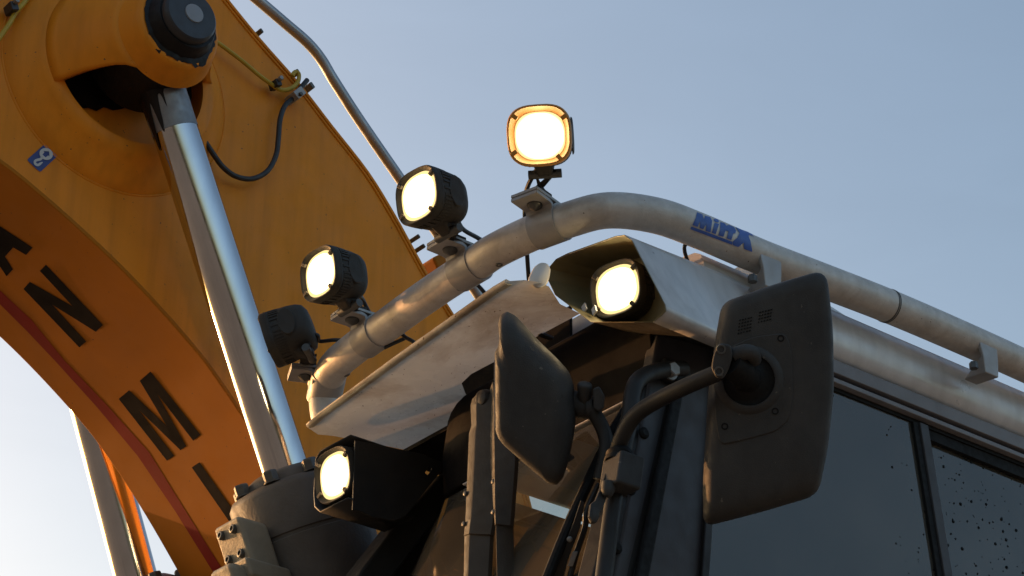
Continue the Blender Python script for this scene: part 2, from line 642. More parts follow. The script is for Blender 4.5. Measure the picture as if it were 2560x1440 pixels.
letters = [
    z2([(-230, 215), (262, 538), (210, 598), (107, 537), (42, 610), (105, 712), (55, 768), (-290, 270)]),
    z2([(240, 812), (585, 1010), (320, 725), (370, 675), (825, 1158), (768, 1212), (420, 995), (690, 1290), (637, 1338), (190, 870)]),
    z3([(862, 200), (1113, 438), (933, 137), (1005, 75), (1338, 497), (1290, 537), (1048, 222), (1243, 573), (1205, 600), (925, 328), (1162, 637), (1115, 670), (793, 258)]),
    z3([(1280, 715), (1332, 680), (1620, 1090), (1566, 1128)]),
]
for lp in letters:
    boom.add('letter', decal([lp], bvh_under, 0.0012, maxlen=14), 'black', under)

# pin boss: a flared cast sleeve standing out of the side panel
pc = X(452, 62, 'v', VB + 0.30)
pu, _, pz = uvz(pc)
bc = W(pu, VB, pz)
rodtop, rodbot = X(438, 215, 'v', VB + 0.15), X(722, 1200, 'v', VB + 0.15)
rdir = (rodbot - rodtop).normalized()
bm = nb()
lathe(bm, bc, V, [(-0.0135, 0.326), (-0.008, 0.322), (0.000, 0.314), (0.010, 0.303), (0.018, 0.291), (0.030, 0.275), (0.045, 0.257), (0.060, 0.2445), (0.060, 0.215), (0.0, 0.21)], 72, rdir)
boss = boom.add('pin_boss', bm, 'boom', angle=70)
bm = nb()
oa = R(68)
prof = [(0.058, 0.2445), (0.09, 0.222), (0.13, 0.200), (0.17, 0.180), (0.205, 0.163), (0.23, 0.152)]
prof = [(0.060 + 0.17 * k / 9, 0.2445 - 0.108 * (k / 9) ** 0.85) for k in range(10)]
ry = V.cross(rdir).normalized()
rings = []
for h_, r_ in prof:
    o_ = R(46) + R(34) * math.sqrt(max(0, 1 - ((h_ - 0.060) / 0.171) ** 2))
    rings.append([bc + V * h_ + (rdir * math.cos(t) + ry * math.sin(t)) * r_ for t in [o_ + (2 * math.pi - 2 * o_) * k / 64 for k in range(65)]])
loft(bm, rings, cap=False, closed=False)
sleeve = boom.add('boss_sleeve', bm, 'boom', boss, angle=60)
sm = sleeve.modifiers.new('solid', 'SOLIDIFY')
sm.thickness = 0.028
sm.offset = -1
bm = nb()
lathe(bm, bc, V, [(0.225, 0.08), (0.225, 0.1385), (0.245, 0.130), (0.280, 0.119), (0.292, 0.113), (0.296, 0.106), (0.295, 0.097), (0.285, 0.088), (0.225, 0.08)], 64, rdir)
boom.add('boss_collar', bm, 'boom', boss, angle=50)
bm = nb()
lathe(bm, bc, V, [(0.27, 0.097), (0.300, 0.095), (0.312, 0.089), (0.330, 0.083), (0.334, 0.080), (0.334, 0.0)], 48, rdir)
pin = boom.add('pin', bm, 'grease', angle=40)
bm = nb()
lathe(bm, bc + U * 0.002, V, [(0.334, 0.074), (0.352, 0.072), (0.357, 0.067), (0.357, 0.0)], 48, rdir)
boom.add('pin_cap', bm, 'pin', pin, angle=40)
bm = nb()
lathe(bm, bc - U * 0.003 + ZZ * 0.004, V, [(0.357, 0.026), (0.360, 0.025), (0.3605, 0.0)], 32, rdir)
boom.add('grease_plug', bm, 'disc', pin)
# thick grease inside the sleeve
bm = nb()
lathe(bm, bc, V, [(0.012, 0.0), (0.012, 0.225)], 40, rdir)
boom.add('boss_floor', bm, 'boom', boss)
bm = nb()
gp = []
for k in range(41):
    t = R(62) + (2 * math.pi - 2 * R(62)) * k / 40
    gp.append(bc + V * 0.0165 + (rdir * math.cos(t) + ry * math.sin(t)) * 0.206)
for k in range(14):
    gp.append(gp[40].lerp(gp[0], (k + 1) / 15) + rdir * random.uniform(-0.006, 0.012) + V * 0.0)
loft(bm, [gp, [p + V * 0.003 for p in gp]])
boom.add('grease_layer', bm, 'grease', boss)
bm = nb()                                       # grease squeezed out round the pin
gi = [bc + V * 0.2995 + (rdir * math.cos(t) + ry * math.sin(t)) * 0.082 for t in [2 * math.pi * k / 60 for k in range(60)]]
go = []
for k in range(60):
    t = 2 * math.pi * k / 60
    rr_ = 0.100 + 0.013 * max(0, math.cos(t)) * random.uniform(0.2, 1.3) + random.uniform(-0.002, 0.002)
    go.append(bc + V * (0.2985 if rr_ < 0.1040 else 0.292) + (rdir * math.cos(t) + ry * math.sin(t)) * (rr_ + 0.003))
loft(bm, [gi, [p + V * 0.003 for p in gi], [a_.lerp(b_, 0.5) + V * 0.004 for a_, b_ in zip(gi, go)], go], cap=False)
boom.add('grease_ring', bm, 'grease', boss)

# lifting-point sticker
def stk(l):
    return [(60 + x / 14.4, 340 + y / 14.4) for x, y in l]


bms = nb()
prism(bms, [p - V * 0.012 for p in loopb], -V * (BW - 0.024))
bms.normal_update()
bvh_side = BVHTree.FromBMesh(bms)
bms.free()
stc = boom.add('sticker', decal([stk(rounded([(735, 300), (1205, 720), (565, 1315), (90, 870)], 0.12, 3))], bvh_side, 0.002), 'blue', label='blue rounded sticker with a white lifting hook')
ring_o = [(770 + 240 * math.cos(t) - 20 * math.sin(t), 670 + 212 * math.sin(t) + 40 * math.cos(t)) for t in [k * math.pi / 14 for k in range(28)]]
arrow = [(675, 565), (875, 580), (890, 755), (840, 725), (750, 795), (635, 690), (705, 610)]
boom.add('hook_eye', decal([stk(ring_o), stk(arrow)], bvh_side, 0.004), 'whitefilm', stc)


def stroke(pts, wd):
    L, Rr = [], []
    for i, p in enumerate(pts):
        a, b = Vec(pts[max(i - 1, 0)]), Vec(pts[min(i + 1, len(pts) - 1)])
        t = (b - a).normalized()
        n = Vec((-t.y, t.x)) * (wd[i] / 2)
        L.append(Vec(p) + n)
        Rr.append(Vec(p) - n)
    return L + Rr[::-1]


hk = [Vec(p) for p in [(640, 780), (560, 860), (450, 885), (375, 925), (365, 990), (410, 1050), (490, 1065), (555, 1020), (640, 965)]]
boom.add('hook', decal([stk(stroke(catmull(hk, 3), [90] * 22 + [70, 50, 30]))], bvh_side, 0.004), 'whitefilm', stc)


b = nb()
tube(b, [bc - V * 0.0125 + (rdir * math.cos(t) + ry * math.sin(t)) * 0.327 for t in [2 * math.pi * k / 90 for k in range(91)]], 0.0035, 8)
boom.add('weld_bead', b, 'boom', boss)
b = nb()
sp = []
for i, p in enumerate(topp):
    t = (topp[min(i + 1, len(topp) - 1)] - topp[max(i - 1, 0)]).normalized()
    n_ = t.cross(V).normalized() * sgn
    sp.append(p - V * 0.011 + n_ * 0.004 + V * random.uniform(-0.0006, 0.0006))
tube(b, sp, 0.004, 8)
boom.add('weld_bead', b, 'boom')


def path(pts, ax, val, n=6):
    return catmull([X(x, y, ax, val) for x, y in pts], n)


def run(th, name, pts, r, m, parent=None, seg=10):
    b = nb()
    tube(b, pts, r, seg)
    return th.add(name, b, m, parent)


gl1 = run(boom, 'grease_line', path([(520, 90), (560, 118), (605, 152), (645, 186), (672, 206), (700, 224), (725, 222), (744, 206), (747, 186), (738, 180), (730, 190)], 'v', VB + 0.02), 0.0062, 'yellow')
gl2 = run(boom, 'grease_line', path([(90, -40), (62, 5), (40, 30), (22, 62), (-20, 120)], 'v', VB + 0.02), 0.0068, 'yellow')
run(boom, 'cable', path([(768, 200), (750, 222), (735, 243), (712, 265), (700, 300), (696, 345), (690, 388), (668, 428), (630, 447), (590, 441), (560, 420), (540, 395), (510, 350)], 'v', VB + 0.022), 0.0072, 'hose')
for (x, y, rr) in ((688, 212, 0.011), (28, 22, 0.013)):
    c = X(x, y, 'v', VB + 0.02)
    b = nb()
    box(b, c, (U * 0.4 + ZZ * 0.9) * rr, (U * 0.9 - ZZ * 0.4) * rr * 0.8, V * 0.02)
    cl = boom.add('hose_clamp', b, 'pin', bevel=0.003)
    b = nb()
    hexhead(b, c + V * 0.02 + ZZ * rr * 0.7, V, 0.007, 0.012)
    boom.add('clamp_screw', b, 'zinc', cl)
c = X(738, 240, 'v', VB + 0.02)
b = nb()
box(b, c, (U * -0.6 + ZZ * 0.75) * 0.020, (U * 0.75 + ZZ * 0.6) * 0.013, V * 0.024)
cl = boom.add('cable_clamp', b, 'plate', bevel=0.003)
b = nb()
hexhead(b, c + V * 0.024 - ZZ * 0.008, V, 0.006, 0.008)
boom.add('clamp_screw', b, 'bolt', cl)
for (x, y, s) in ((640, 88, 0.008), (731, 190, 0.009), (766, 224, 0.011), (1032, 600, 0.007), (1045, 624, 0.007)):
    c = X(x, y, 'v', VB - 0.03)
    b = nb()
    box(b, c, (U * -0.72 - ZZ * 0.69) * s * 0.9, (U * -0.69 + ZZ * 0.72) * s * 0.55, V * 0.03)
    boom.add('edge_lug', b, 'bolt', bevel=0.003)
c = X(1095, 672, 'v', VB - 0.1)
b = nb()
box(b, c, (U * -0.5 + ZZ * 0.4) * 0.06, (U * 0.5 + ZZ * 0.8) * 0.035, V * 0.04)
boom.add('pipe_bracket', b, 'boomshade', bevel=0.008)
pp = [(530, -95), (640, -4), (715, 60), (768, 106), (803, 148), (834, 200), (900, 302), (1000, 447), (1100, 592), (1190, 728), (1280, 866)]
run(boom, 'steel_pipe', path(pp, 'v', VB - 0.18, 6), 0.0165, 'pipe', None, 14)


# ------------------------------------------------------------------ boom cylinders
def cylinder(label, p0, p1, ext, near):
    ax = (p1 - p0).normalized()
    th = Thing('hydraulic_cylinder', label, 'cylinder', p1 + ax * ext, 'boom lift cylinders')
    b = nb()
    lathe(b, p0, ax, [(0.10, 0.058), ((p1 - p0).length + 0.05, 0.058)], 56, ref=V)
    rod = th.add('piston_rod', b, 'chrome')
    b = nb()
    c = p0
    lathe(b, bc if near else p0, V, [(0.06, 0.13), (0.21, 0.13)] if near else [(-0.08, 0.13), (0.08, 0.13)], 40, cap=True)
    th.add('rod_eye', b, 'grease', bevel=0.006)
    b = nb()
    lathe(b, p0, ax, [(0.02, 0.085), (0.10, 0.0592), (0.225, 0.0588)] if near else [(0.02, 0.085), (0.10, 0.0592)], 48, ref=V)
    th.add('rod_end', b, 'rodend', rod)
    if near:                                     # dark grease run down from the eye
        b = nb()
        sd = ax.cross(V).normalized()
        top_, mid_, low_ = [], [], []
        for k in range(49):
            a0 = R(26 + k * 2.2)
            ln = 0.16 + 0.03 * math.sin(k * 0.45) + 0.085 * math.exp(-((k - 33) / 7) ** 2) + 0.04 * math.exp(-((k - 18) / 4) ** 2) + random.uniform(-0.004, 0.004)
            if k < 6:
                ln = 0.105 + k * 0.006
            d_ = V * math.cos(a0) + sd * math.sin(a0)
            top_.append(p0 + ax * 0.01 + d_ * 0.088)
            mid_.append(p0 + ax * 0.10 + d_ * 0.0612)
            low_.append(p0 + ax * ln + d_ * 0.0602)
        loft(b, [top_, mid_, low_], cap=False, closed=False)
        th.add('grease_smear', b, 'grease', rod)
    e = p1
    b = nb()
    lathe(b, e, ax, [(-0.02, 0.0595), (-0.02, 0.085), (-0.005, 0.112), (0.010, 0.118), (0.02, 0.150), (0.035, 0.160), (0.14, 0.162), (0.143, 0.158), (0.150, 0.158), (0.153, 0.162), (ext, 0.162)], 64, ref=V, cap=True)
    head = th.add('gland_head', b, 'cast', angle=40)
    side = ax.cross(V).normalized()
    for k in range(8):
        t = k * math.pi / 4 + 0.2
        c = e + (V * math.cos(t) + side * math.sin(t)) * 0.128 + ax * 0.014
        b = nb()
        washer(b, c, -ax, 0.021, 0.004)
        hexhead(b, c - ax * 0.004, -ax, 0.019, 0.026)
        th.add('gland_bolt', b, 'bolt', head, bevel=0.0015)
    return th, ax, side


cyl, cax, cside = cylinder('near chrome boom cylinder beside the lamp bracket with grey port block', bc + V * 0.15, rodbot, 0.7, True)
fp0, fp1 = X(82, 470, 'v', VB - BW - 0.15), X(348, 1475, 'v', VB - BW - 0.15)
cylinder('far chrome boom cylinder seen below the underside of the boom', fp0, fp1, 0.7, False)

# port block on the near cylinder
pb = nb()
blk = [(575, 1330), (612, 1292), (655, 1278), (668, 1290), (700, 1395), (705, 1480), (575, 1520), (560, 1420)]
vbk = VB + 0.17
c0 = X(640, 1390, 'v', vbk)
# axes of the block: along the cylinder, forward, towards the door side
box(pb, c0 + U * 0.020 - cax * 0.008, cax * 0.062, U * 0.042, V * 0.055)
blkb = cyl.add('port_block', pb, 'block', bevel=0.012, seg=3)
pb = nb()
box(pb, c0 + U * 0.026 + cax * 0.066, cax * 0.024, U * 0.062, V * 0.068)
cyl.add('port_flange', pb, 'block', blkb, bevel=0.008, seg=3)
pb = nb()
box(pb, c0 + U * 0.085 + cax * 0.105, cax * 0.05, U * 0.04, V * 0.05)
cyl.add('port_elbow', pb, 'block', blkb, bevel=0.018, seg=3)
pb = nb()
tube(pb, [c0 + U * 0.02 + V * 0.03 + cax * 0.11, c0 + U * 0.02 + V * 0.03 + cax * 0.4], 0.045, 28)
cyl.add('hose_fitting', pb, 'zinc', blkb)
for sx in (-1, 1):
    for sy in (-1, 1):
        c = c0 + U * 0.062 + V * 0.026 * sx - cax * 0.012 + cax * 0.030 * sy
        pb = nb()
        lathe(pb, c, U, [(-0.004, 0.0105), (0.008, 0.0105), (0.009, 0.009), (0.009, 0.0062), (0.003, 0.0060), (0.003, 0.0)], 20)
        cyl.add('socket_screw', pb, 'bolt', blkb)

# ------------------------------------------------------------------ cab
cab = Thing('excavator_cab', 'grey and black excavator cab with silver roof and tinted sliding door windows', 'cab', W(-0.8, -0.5, -1.9))
UB = -2.1                                      # rear end of the cab
WD = -1.02                                     # far side of the cab
# roof
b = nb()
prof = [(-0.06, 0.243), (-0.012, 0.236), (0.004, 0.226), (0.013, 0.205), (0.017, 0.175), (0.014, 0.140), (0.004, 0.118), (-0.012, 0.108), (-0.06, 0.104)]
prof2 = prof + [(WD + 0.06, 0.104), (WD, 0.13), (WD, 0.2), (WD + 0.06, 0.243)]
loft(b, [[W(u, v, z) for v, z in prof + [(-0.45, 0.104), (-0.45, 0.243)]] for u in (-0.13, UB)])
loft(b, [[W(u, v, z) for v, z in [(-0.88, 0.243), (-0.88, 0.104), (WD + 0.06, 0.104), (WD, 0.13), (WD, 0.2), (WD + 0.06, 0.243)]] for u in (-0.30, UB)])
for ua, ub in ((-0.131, -0.27), (-0.64, UB + 0.001)):
    loft(b, [[W(u, v, z) for v, z in [(-0.4501, 0.242), (-0.4501, 0.105), (-0.8799, 0.105), (-0.8799, 0.242)]] for u in (ua, ub)])
roof = cab.add('roof', b, 'silver', angle=50)
b = nb()
prism(b, [W(-0.25, -0.43, 0.2435), W(-0.66, -0.43, 0.2435), W(-0.66, -0.90, 0.2435), W(-0.25, -0.90, 0.2435)], ZZ * 0.005)
cab.add('roof_hatch', b, 'wglass', roof)
b = nb()
loft(b, [[W(u, v, z) for v, z in [(-0.075, 0.246), (-0.018, 0.244), (-0.006, 0.236), (-0.03, 0.232)]] for u in (-0.40, UB)])
cab.add('roof_flange', b, 'silver', roof, bevel=0.002)
b = nb()
loft(b, [[W(-0.36, -0.05, 0.246), W(-0.36, -0.2, 0.246), W(-0.36, -0.2, 0.33), W(-0.36, -0.06, 0.33)], [W(-0.78, -0.05, 0.246), W(-0.78, -0.2, 0.246), W(-0.78, -0.2, 0.25), W(-0.78, -0.07, 0.25)]])
cab.add('roof_wedge', b, 'silver', roof, bevel=0.006)
# front header and lining
b = nb()
def bend(v):        # the front sweeps back towards the far corner
    k = max(0.0, (-0.62 - v) / 0.40)
    return -0.30 * k ** 1.7


loft(b, [[W(u + bend(v), v, z + zo) for u, z, zo in [(0.0, -0.115, -bend(v) * 0.65), (0.006, 0.0, -bend(v) * 0.3), (-0.006, 0.107, 0), (-0.05, 0.107, 0), (-0.05, -0.115, -bend(v) * 0.65)]] for v in [-0.008, -0.3] + [-0.6 - 0.04 * k for k in range(11)]])
cab.add('front_header', b, 'lining', bevel=0.006)
b = nb()
box(b, W(-0.085, -0.56, 0.165), V * 0.20, ZZ * 0.075, U * 0.004)
cab.add('header_back', b, 'lining')
b = nb()
loft(b, [[W(u, v, z) for u, z in [(0.006, -0.124), (0.009, -0.122), (0.008, -0.1195), (-0.01, -0.1195), (-0.01, -0.124)]] for v in (-0.02, -0.62)])
cab.add('screen_trim', b, 'silver', bevel=0.002)
# far side wall and back wall and floor: dark lining seen through the panes
for nm, pts, off in (
        ('back_wall', [W(UB + 0.02, 0, 0.1), W(UB + 0.02, WD, 0.1), W(UB + 0.02, WD, -1.8), W(UB + 0.02, 0, -1.8)], U * 0.03),
        ('floor', [W(0.3, -0.01, -1.8), W(UB, -0.01, -1.8), W(UB, WD, -1.8), W(0.3, WD, -1.8)], ZZ * -0.05),
        ('headliner', [W(-0.06, -0.04, 0.085), W(-0.27, -0.04, 0.085), W(-0.27, WD + 0.04, 0.085), W(-0.06, WD + 0.04, 0.085)], ZZ * 0.01),
        ('headliner', [W(-0.64, -0.04, 0.085), W(UB + 0.05, -0.04, 0.085), W(UB + 0.05, WD + 0.04, 0.085), W(-0.64, WD + 0.04, 0.085)], ZZ * 0.01),
        ('headliner', [W(-0.27, -0.04, 0.085), W(-0.64, -0.04, 0.085), W(-0.64, -0.45, 0.085), W(-0.27, -0.45, 0.085)], ZZ * 0.01)):
    b = nb()
    prism(b, pts, off)
    cab.add(nm, b, 'inner')
b = plate_from([[(0.40, -1.8), (0.20, -0.75), (0.06, -0.42), (-0.02, -0.28), (-0.12, -0.10), (-0.26, 0.07), (-0.30, 0.10), (UB, 0.10), (UB, -1.8)],
                [(-0.42, 0.06), (-0.40, -0.30), (-0.36, -0.75), (-1.1, -0.75), (-1.1, 0.06)]], lambda u_, z_: W(u_, WD, z_), V * -0.03)
cab.add('far_wall', b, 'inner')
b = nb()
prism(b, [W(-0.42, WD - 0.01, 0.06), W(-0.36, WD - 0.01, -0.75), W(-1.1, WD - 0.01, -0.75), W(-1.1, WD - 0.01, 0.06)], V * -0.005)
cab.add('far_window', b, 'wglass')
# windscreen: slopes a little forward going down
def ws(v, t):      # t metres below the header
    return W(0.002 + t * 0.30, v, -0.130 - t)


b = nb()
vs_ = [-0.05, -0.3] + [-0.6 - 0.04 * k for k in range(10)]
loft(b, [[W(bend(v) * (1 - t) ** 2 + 0.002 + t * 0.42, v, (-0.130 - bend(v) * 0.65) * (1 - t) - 1.5 * t) for t in [k / 8 for k in range(9)]] for v in vs_], cap=False, closed=False)
cab.add('windscreen', b, 'wglass')
# pillars of the front
b = nb()
loft(b, [[W(0.03 + t * 0.31, -0.005, -0.10 - t), W(0.035 + t * 0.31, -0.055, -0.10 - t), W(-0.05 + t * 0.31, -0.06, -0.10 - t), W(-0.06 + t * 0.31, 0.006, -0.10 - t)] for t in (0, 0.4, 0.8, 1.4)])
pil = cab.add('door_pillar', b, 'frameblack', bevel=0.008)
b = nb()
loft(b, [[W(-0.035 + t * 0.27, 0.010, -0.08 - t), W(-0.035 + t * 0.27, 0.024, -0.08 - t), W(-0.062 + t * 0.26, 0.024, -0.08 - t), W(-0.062 + t * 0.26, 0.010, -0.08 - t)] for t in (0, 0.4, 0.8, 1.4)])
cab.add('pillar_seal', b, 'rubber', pil, bevel=0.006)
for t in (0.14, 0.27, 0.40, 0.50):
    b = nb()
    lathe(b, W(0.005 + t * 0.30, 0.004, -0.10 - t), V, [(0, 0.012), (0.004, 0.012), (0.008, 0.007), (0.008, 0)], 16)
    cab.add('rivet', b, 'rubber', pil)
b = nb()
fpz = [(-0.30, 0.10), (-0.20, 0.06), (-0.08, -0.09), (0.02, -0.234), (0.12, -0.42), (0.24, -0.75), (0.40, -1.5)]
loft(b, [[W(u_ + 0.03, WD + 0.01, z_), W(u_ + 0.035, WD + 0.10, z_), W(u_ - 0.05, WD + 0.10, z_), W(u_ - 0.06, WD, z_)] for u_, z_ in fpz])
cab.add('far_pillar', b, 'frameblack', bevel=0.008)
# door: frame with top rail and front post, two panes and a divider
def dfront(z, k=0.0):     # u of the door's front edge at height z
    return -0.130 - z * 0.055 - 0.145 * math.exp(-((z + 0.02) / 0.10) ** 2) * 0 - k


b = nb()
loft(b, [[W(u, 0.0, 0.106), W(u, 0.010, 0.100), W(u, 0.010, 0.068), W(u, -0.02, 0.068), W(u, -0.03, 0.106)] for u in (0.0, UB)])
door = cab.add('door_top_rail', b, 'frame', bevel=0.002)
b = nb()
loft(b, [[W(u, -0.006, 0.0675), W(u, -0.006, 0.058), W(u, -0.03, 0.058), W(u, -0.03, 0.0675)] for u in (-0.10, UB)])
cab.add('upper_seal', b, 'rubber', door)
b = nb()
loft(b, [[W(u, 0.008, 0.0575), W(u, 0.008, 0.046), W(u, -0.03, 0.046), W(u, -0.03, 0.0575)] for u in (-0.10, UB)])
cab.add('window_rail', b, 'frame', door, bevel=0.002)
b = nb()
loft(b, [[W(u, -0.008, 0.0455), W(u, -0.008, 0.036), W(u, -0.03, 0.036), W(u, -0.03, 0.0455)] for u in (-0.10, UB)])
cab.add('lower_seal', b, 'rubber', door)
# front post of the door, a wide dark sheet between pillar and glass
b = nb()
loft(b, [[W(-0.02 + t * 0.24, 0.004, 0.068 - t), W(-0.02 + t * 0.24, -0.03, 0.068 - t), W(-0.20 + t * 0.16, -0.03, 0.068 - t), W(-0.20 + t * 0.16, 0.000, 0.068 - t)] for t in (0.0, 0.3, 0.7, 1.3)])
cab.add('door_post', b, 'post', bevel=0.006)
b = nb()
loft(b, [[W(-0.165 + t * 0.14, 0.003, 0.066 - t), W(-0.165 + t * 0.14, 0.014, 0.066 - t), W(-0.185 + t * 0.14, 0.014, 0.066 - t), W(-0.185 + t * 0.14, 0.003, 0.066 - t)] for t in (0.0, 0.3, 0.7, 1.3)])
cab.add('door_gutter', b, 'frameblack', bevel=0.003)
b = nb()
prism(b, [W(-0.195, -0.012, 0.036), W(-0.790, -0.012, 0.036), W(-0.86, -0.012, -0.9), W(-0.07, -0.012, -0.9)], V * -0.005)
pane = cab.add('front_pane', b, 'glass', label='smooth tinted front pane of the sliding window')
b = nb()
prism(b, [W(-0.815, -0.024, 0.030), W(UB, -0.024, 0.030), W(UB, -0.024, -0.9), W(-0.885, -0.024, -0.9)], V * -0.005)
pane2 = cab.add('rear_pane', b, 'glass', label='tinted rear pane dotted with rain drops')
b = nb()
loft(b, [[W(-0.770 - t * 0.09, -0.004, 0.037 - t), W(-0.770 - t * 0.09, -0.03, 0.037 - t), W(-0.795 - t * 0.09, -0.03, 0.037 - t), W(-0.795 - t * 0.09, -0.004, 0.037 - t)] for t in (0, 0.3, 0.94)])
dv = cab.add('window_divider', b, 'rubber', bevel=0.002)
b = nb()
loft(b, [[W(-0.788 - t * 0.09, 0.001, 0.037 - t), W(-0.788 - t * 0.09, -0.010, 0.037 - t), W(-0.815 - t * 0.09, -0.010, 0.037 - t), W(-0.815 - t * 0.09, 0.001, 0.037 - t)] for t in (0, 0.3, 0.94)])
cab.add('divider_strip', b, 'post', dv, bevel=0.002)
b = nb()
prism(b, [W(-0.815, -0.012, 0.0355), W(UB, -0.012, 0.0355), W(UB, -0.012, -0.002), W(-0.82, -0.012, 0.012)], V * -0.01)
cab.add('pane_top_frame', b, 'rubber', pane2)


def drops(n, fn, rmin, rmax):
    b = nb()
    for _ in range(n):
        c = fn()
        r = rmin + (rmax - rmin) * random.random() ** 3
        lathe(b, c, V, [(0, r), (r * 0.35, r * 0.8), (r * 0.55, 0.0)], 7, ZZ)
    return b


cab.add('rain_drops', drops(420, lambda: W(-0.87 - random.random() ** 1.2 * 0.75, -0.0239, 0.01 - random.random() ** 0.9 * 0.55), 0.0014, 0.0046), 'drop', pane2, kind='stuff')
cab.add('rain_drops', drops(40, lambda: W(-0.78 - random.random() ** 2 * -0.12 - 0.02, -0.0119, 0.02 - random.random() * 0.45), 0.001, 0.0035), 'drop', pane, kind='stuff')

# ------------------------------------------------------------------ sun visor
vis = Thing('sun_visor', 'dirty white sheet visor over the windscreen under the light bar', 'visor', W(0.1, -0.55, 0.1))
p0 = W(0.20, -0.55, 0.095)
vn = (ZZ + U * 0.10).normalized()
outl = [(768, 1068), (774, 1052), (1000, 888), (1235, 722), (1268, 703), (1310, 700), (1345, 705), (1372, 716), (1400, 760), (1450, 784), (1330, 848), (1235, 905), (1178, 935), (1154, 958), (1164, 985), (1185, 1010), (1195, 1100), (1120, 1146), (950, 1112), (835, 1090), (795, 1086)]
bm = nb()                                        # one skin, so that the daylight above comes through once
fillpoly(bm, [outl])
for v_ in bm.verts:
    v_.co = XP(v_.co.x, v_.co.y, p0, vn)
sheet = vis.add('sheet', bm, 'visor')
fe = [XP(x, y, p0, vn) for x, y in [(772, 1066), (800, 1040), (1000, 893), (1235, 727), (1268, 708)]]
b = nb()
rings = []
for i, p in enumerate(fe):
    t = (fe[min(i + 1, 4)] - fe[max(i - 1, 0)]).normalized()
    n = vn.cross(t).normalized()
    if n.dot(U) < 0:
        n = -n
    rings.append([p - n * 0.012 - vn * 0.001, p - n * 0.002 - vn * 0.004, p + n * 0.005 - vn * 0.002, p + n * 0.007 + vn * 0.004, p + n * 0.002 + vn * 0.009, p - n * 0.012 + vn * 0.006])
loft(b, rings)
vis.add('front_lip', b, 'visor', sheet, angle=60)
kn = XP(1347, 712, p0, vn)
en = (V * 0.75 + U * 0.55 - ZZ * 0.15).normalized()
ear = [(p.x, p.y) for p in rounded([(1318, 704), (1326, 684), (1336, 666), (1352, 656), (1368, 658), (1377, 672), (1374, 694), (1366, 714), (1346, 724)], 0.45, 4)]
b = nb()
loft(b, [[XP(x, y, kn + en * 0.004, en) for x, y in ringpts] for ringpts in ([(1350 + (x - 1350) * 0.86, 690 + (y - 690) * 0.86) for x, y in ear],)] + [[XP(x, y, kn, en) for x, y in ear], [XP(x, y, kn - en * 0.010, en) for x, y in ear]])
vis.add('corner_ear', b, 'white', sheet, angle=60)
for x, y in ((1352, 836),):
    b = nb()
    c = XP(x, y, p0, vn)
    box(b, c - U * 0.014, U * 0.018, V * 0.006, vn * 0.004)
    vis.add('mounting_tab', b, 'frameblack', sheet, bevel=0.002)

# ------------------------------------------------------------------ light bar
bar = Thing('light_bar', 'silver tube rail bent round the front corner of the cab roof', 'tube rail', W(0.1, -0.3, 0.2))
bp = [(822, 1062, 0.135), (814, 1020, 0.180), (814, 976, 0.220), (835, 918, 0.247), (885, 872, 0.25), (930, 840, 0.25), (1050, 752, 0.25), (1150, 685, 0.25), (1190, 660, 0.25), (1240, 626, 0.25), (1330, 583, 0.25), (1420, 550, 0.25), (1520, 526, 0.25), (1640, 539, 0.25), (1750, 578, 0.25), (1900, 642, 0.25), (2060, 703, 0.25), (2220, 765, 0.25), (2400, 842, 0.25), (2560, 914, 0.25), (2720, 990, 0.25)]
barp = catmull([X(x, y, 'z', z) for x, y, z in bp], 8)
RB = 0.0375
bm = nb()
tube(bm, barp, RB, 40)
bm.normal_update()
bvh_bar = BVHTree.FromBMesh(bm)
btube = bar.add('tube', bm, 'tube', angle=50)


def near_bar(px, py):
    best = None
    for i, p in enumerate(barp):
        q = p - CAM
        d = q.dot(FWD)
        sx, sy = 1280 + FPX * q.x / d, 720 - FPX * q.dot(UPV) / d
        e = (sx - px) ** 2 + (sy - py) ** 2
        if best is None or e < best[0]:
            best = (e, i)
    i = best[1]
    return barp[i], (barp[min(i + 1, len(barp) - 1)] - barp[max(i - 1, 0)]).normalized(), i


# joint ring on the side run
pj, tj, ij = near_bar(2222, 765)
b = nb()
lathe(b, pj, tj, [(-0.0035, RB - 0.001), (-0.0035, RB + 0.0012), (-0.001, RB + 0.0012), (-0.0005, RB - 0.001), (0.0012, RB - 0.001), (0.0015, RB + 0.001), (0.0035, RB + 0.001), (0.0035, RB - 0.001)], 40)
bar.add('joint_ring', b, 'bolt', btube)
# feet that carry the rail on the roof
for (x, y, dx) in ((1900, 642, 0), (2432, 856, 0)):
    p, t, i = near_bar(x, y)
    b = nb()
    side = ZZ.cross(t).normalized()
    if side.dot(V) < 0:
        side = -side
    loft(b, [[p + t * s - ZZ * (RB * 0.2) + side * (RB * 0.86) for s in (-0.032, 0.032)] + [p + t * s - ZZ * (RB * 0.2) + side * (RB * 0.5) for s in (0.032, -0.032)],
             [p + t * s - ZZ * 0.050 + side * 0.036 for s in (-0.026, 0.026)] + [p + t * s - ZZ * 0.050 + side * 0.026 for s in (0.026, -0.026)],
             [p + t * s - ZZ * 0.092 + side * 0.034 for s in (-0.022, 0.022)] + [p + t * s - ZZ * 0.086 - side * 0.03 for s in (0.022, -0.022)]])
    ft = bar.add('foot', b, 'plate', bevel=0.003)
    b = nb()
    hexhead(b, p - t * 0.045 - ZZ * 0.085 + side * 0.02, ZZ, 0.010, 0.016)
    bar.add('foot_bolt', b, 'bolt', ft)
# tap holes on the underside of the tube
for x, y in ((1248, 662), (868, 938), (1150, 722)):
    loc, nor, i_, d_ = bvh_bar.ray_cast(CAM, ray(x, y).normalized())
    if loc:
        b = nb()
        lathe(b, loc - nor * 0.003, nor, [(0, 0.008), (0.0045, 0.0075), (0.0045, 0.004), (0.0, 0.0038), (0, 0)], 14)
        bar.add('hole_plug', b, 'bolt', btube)


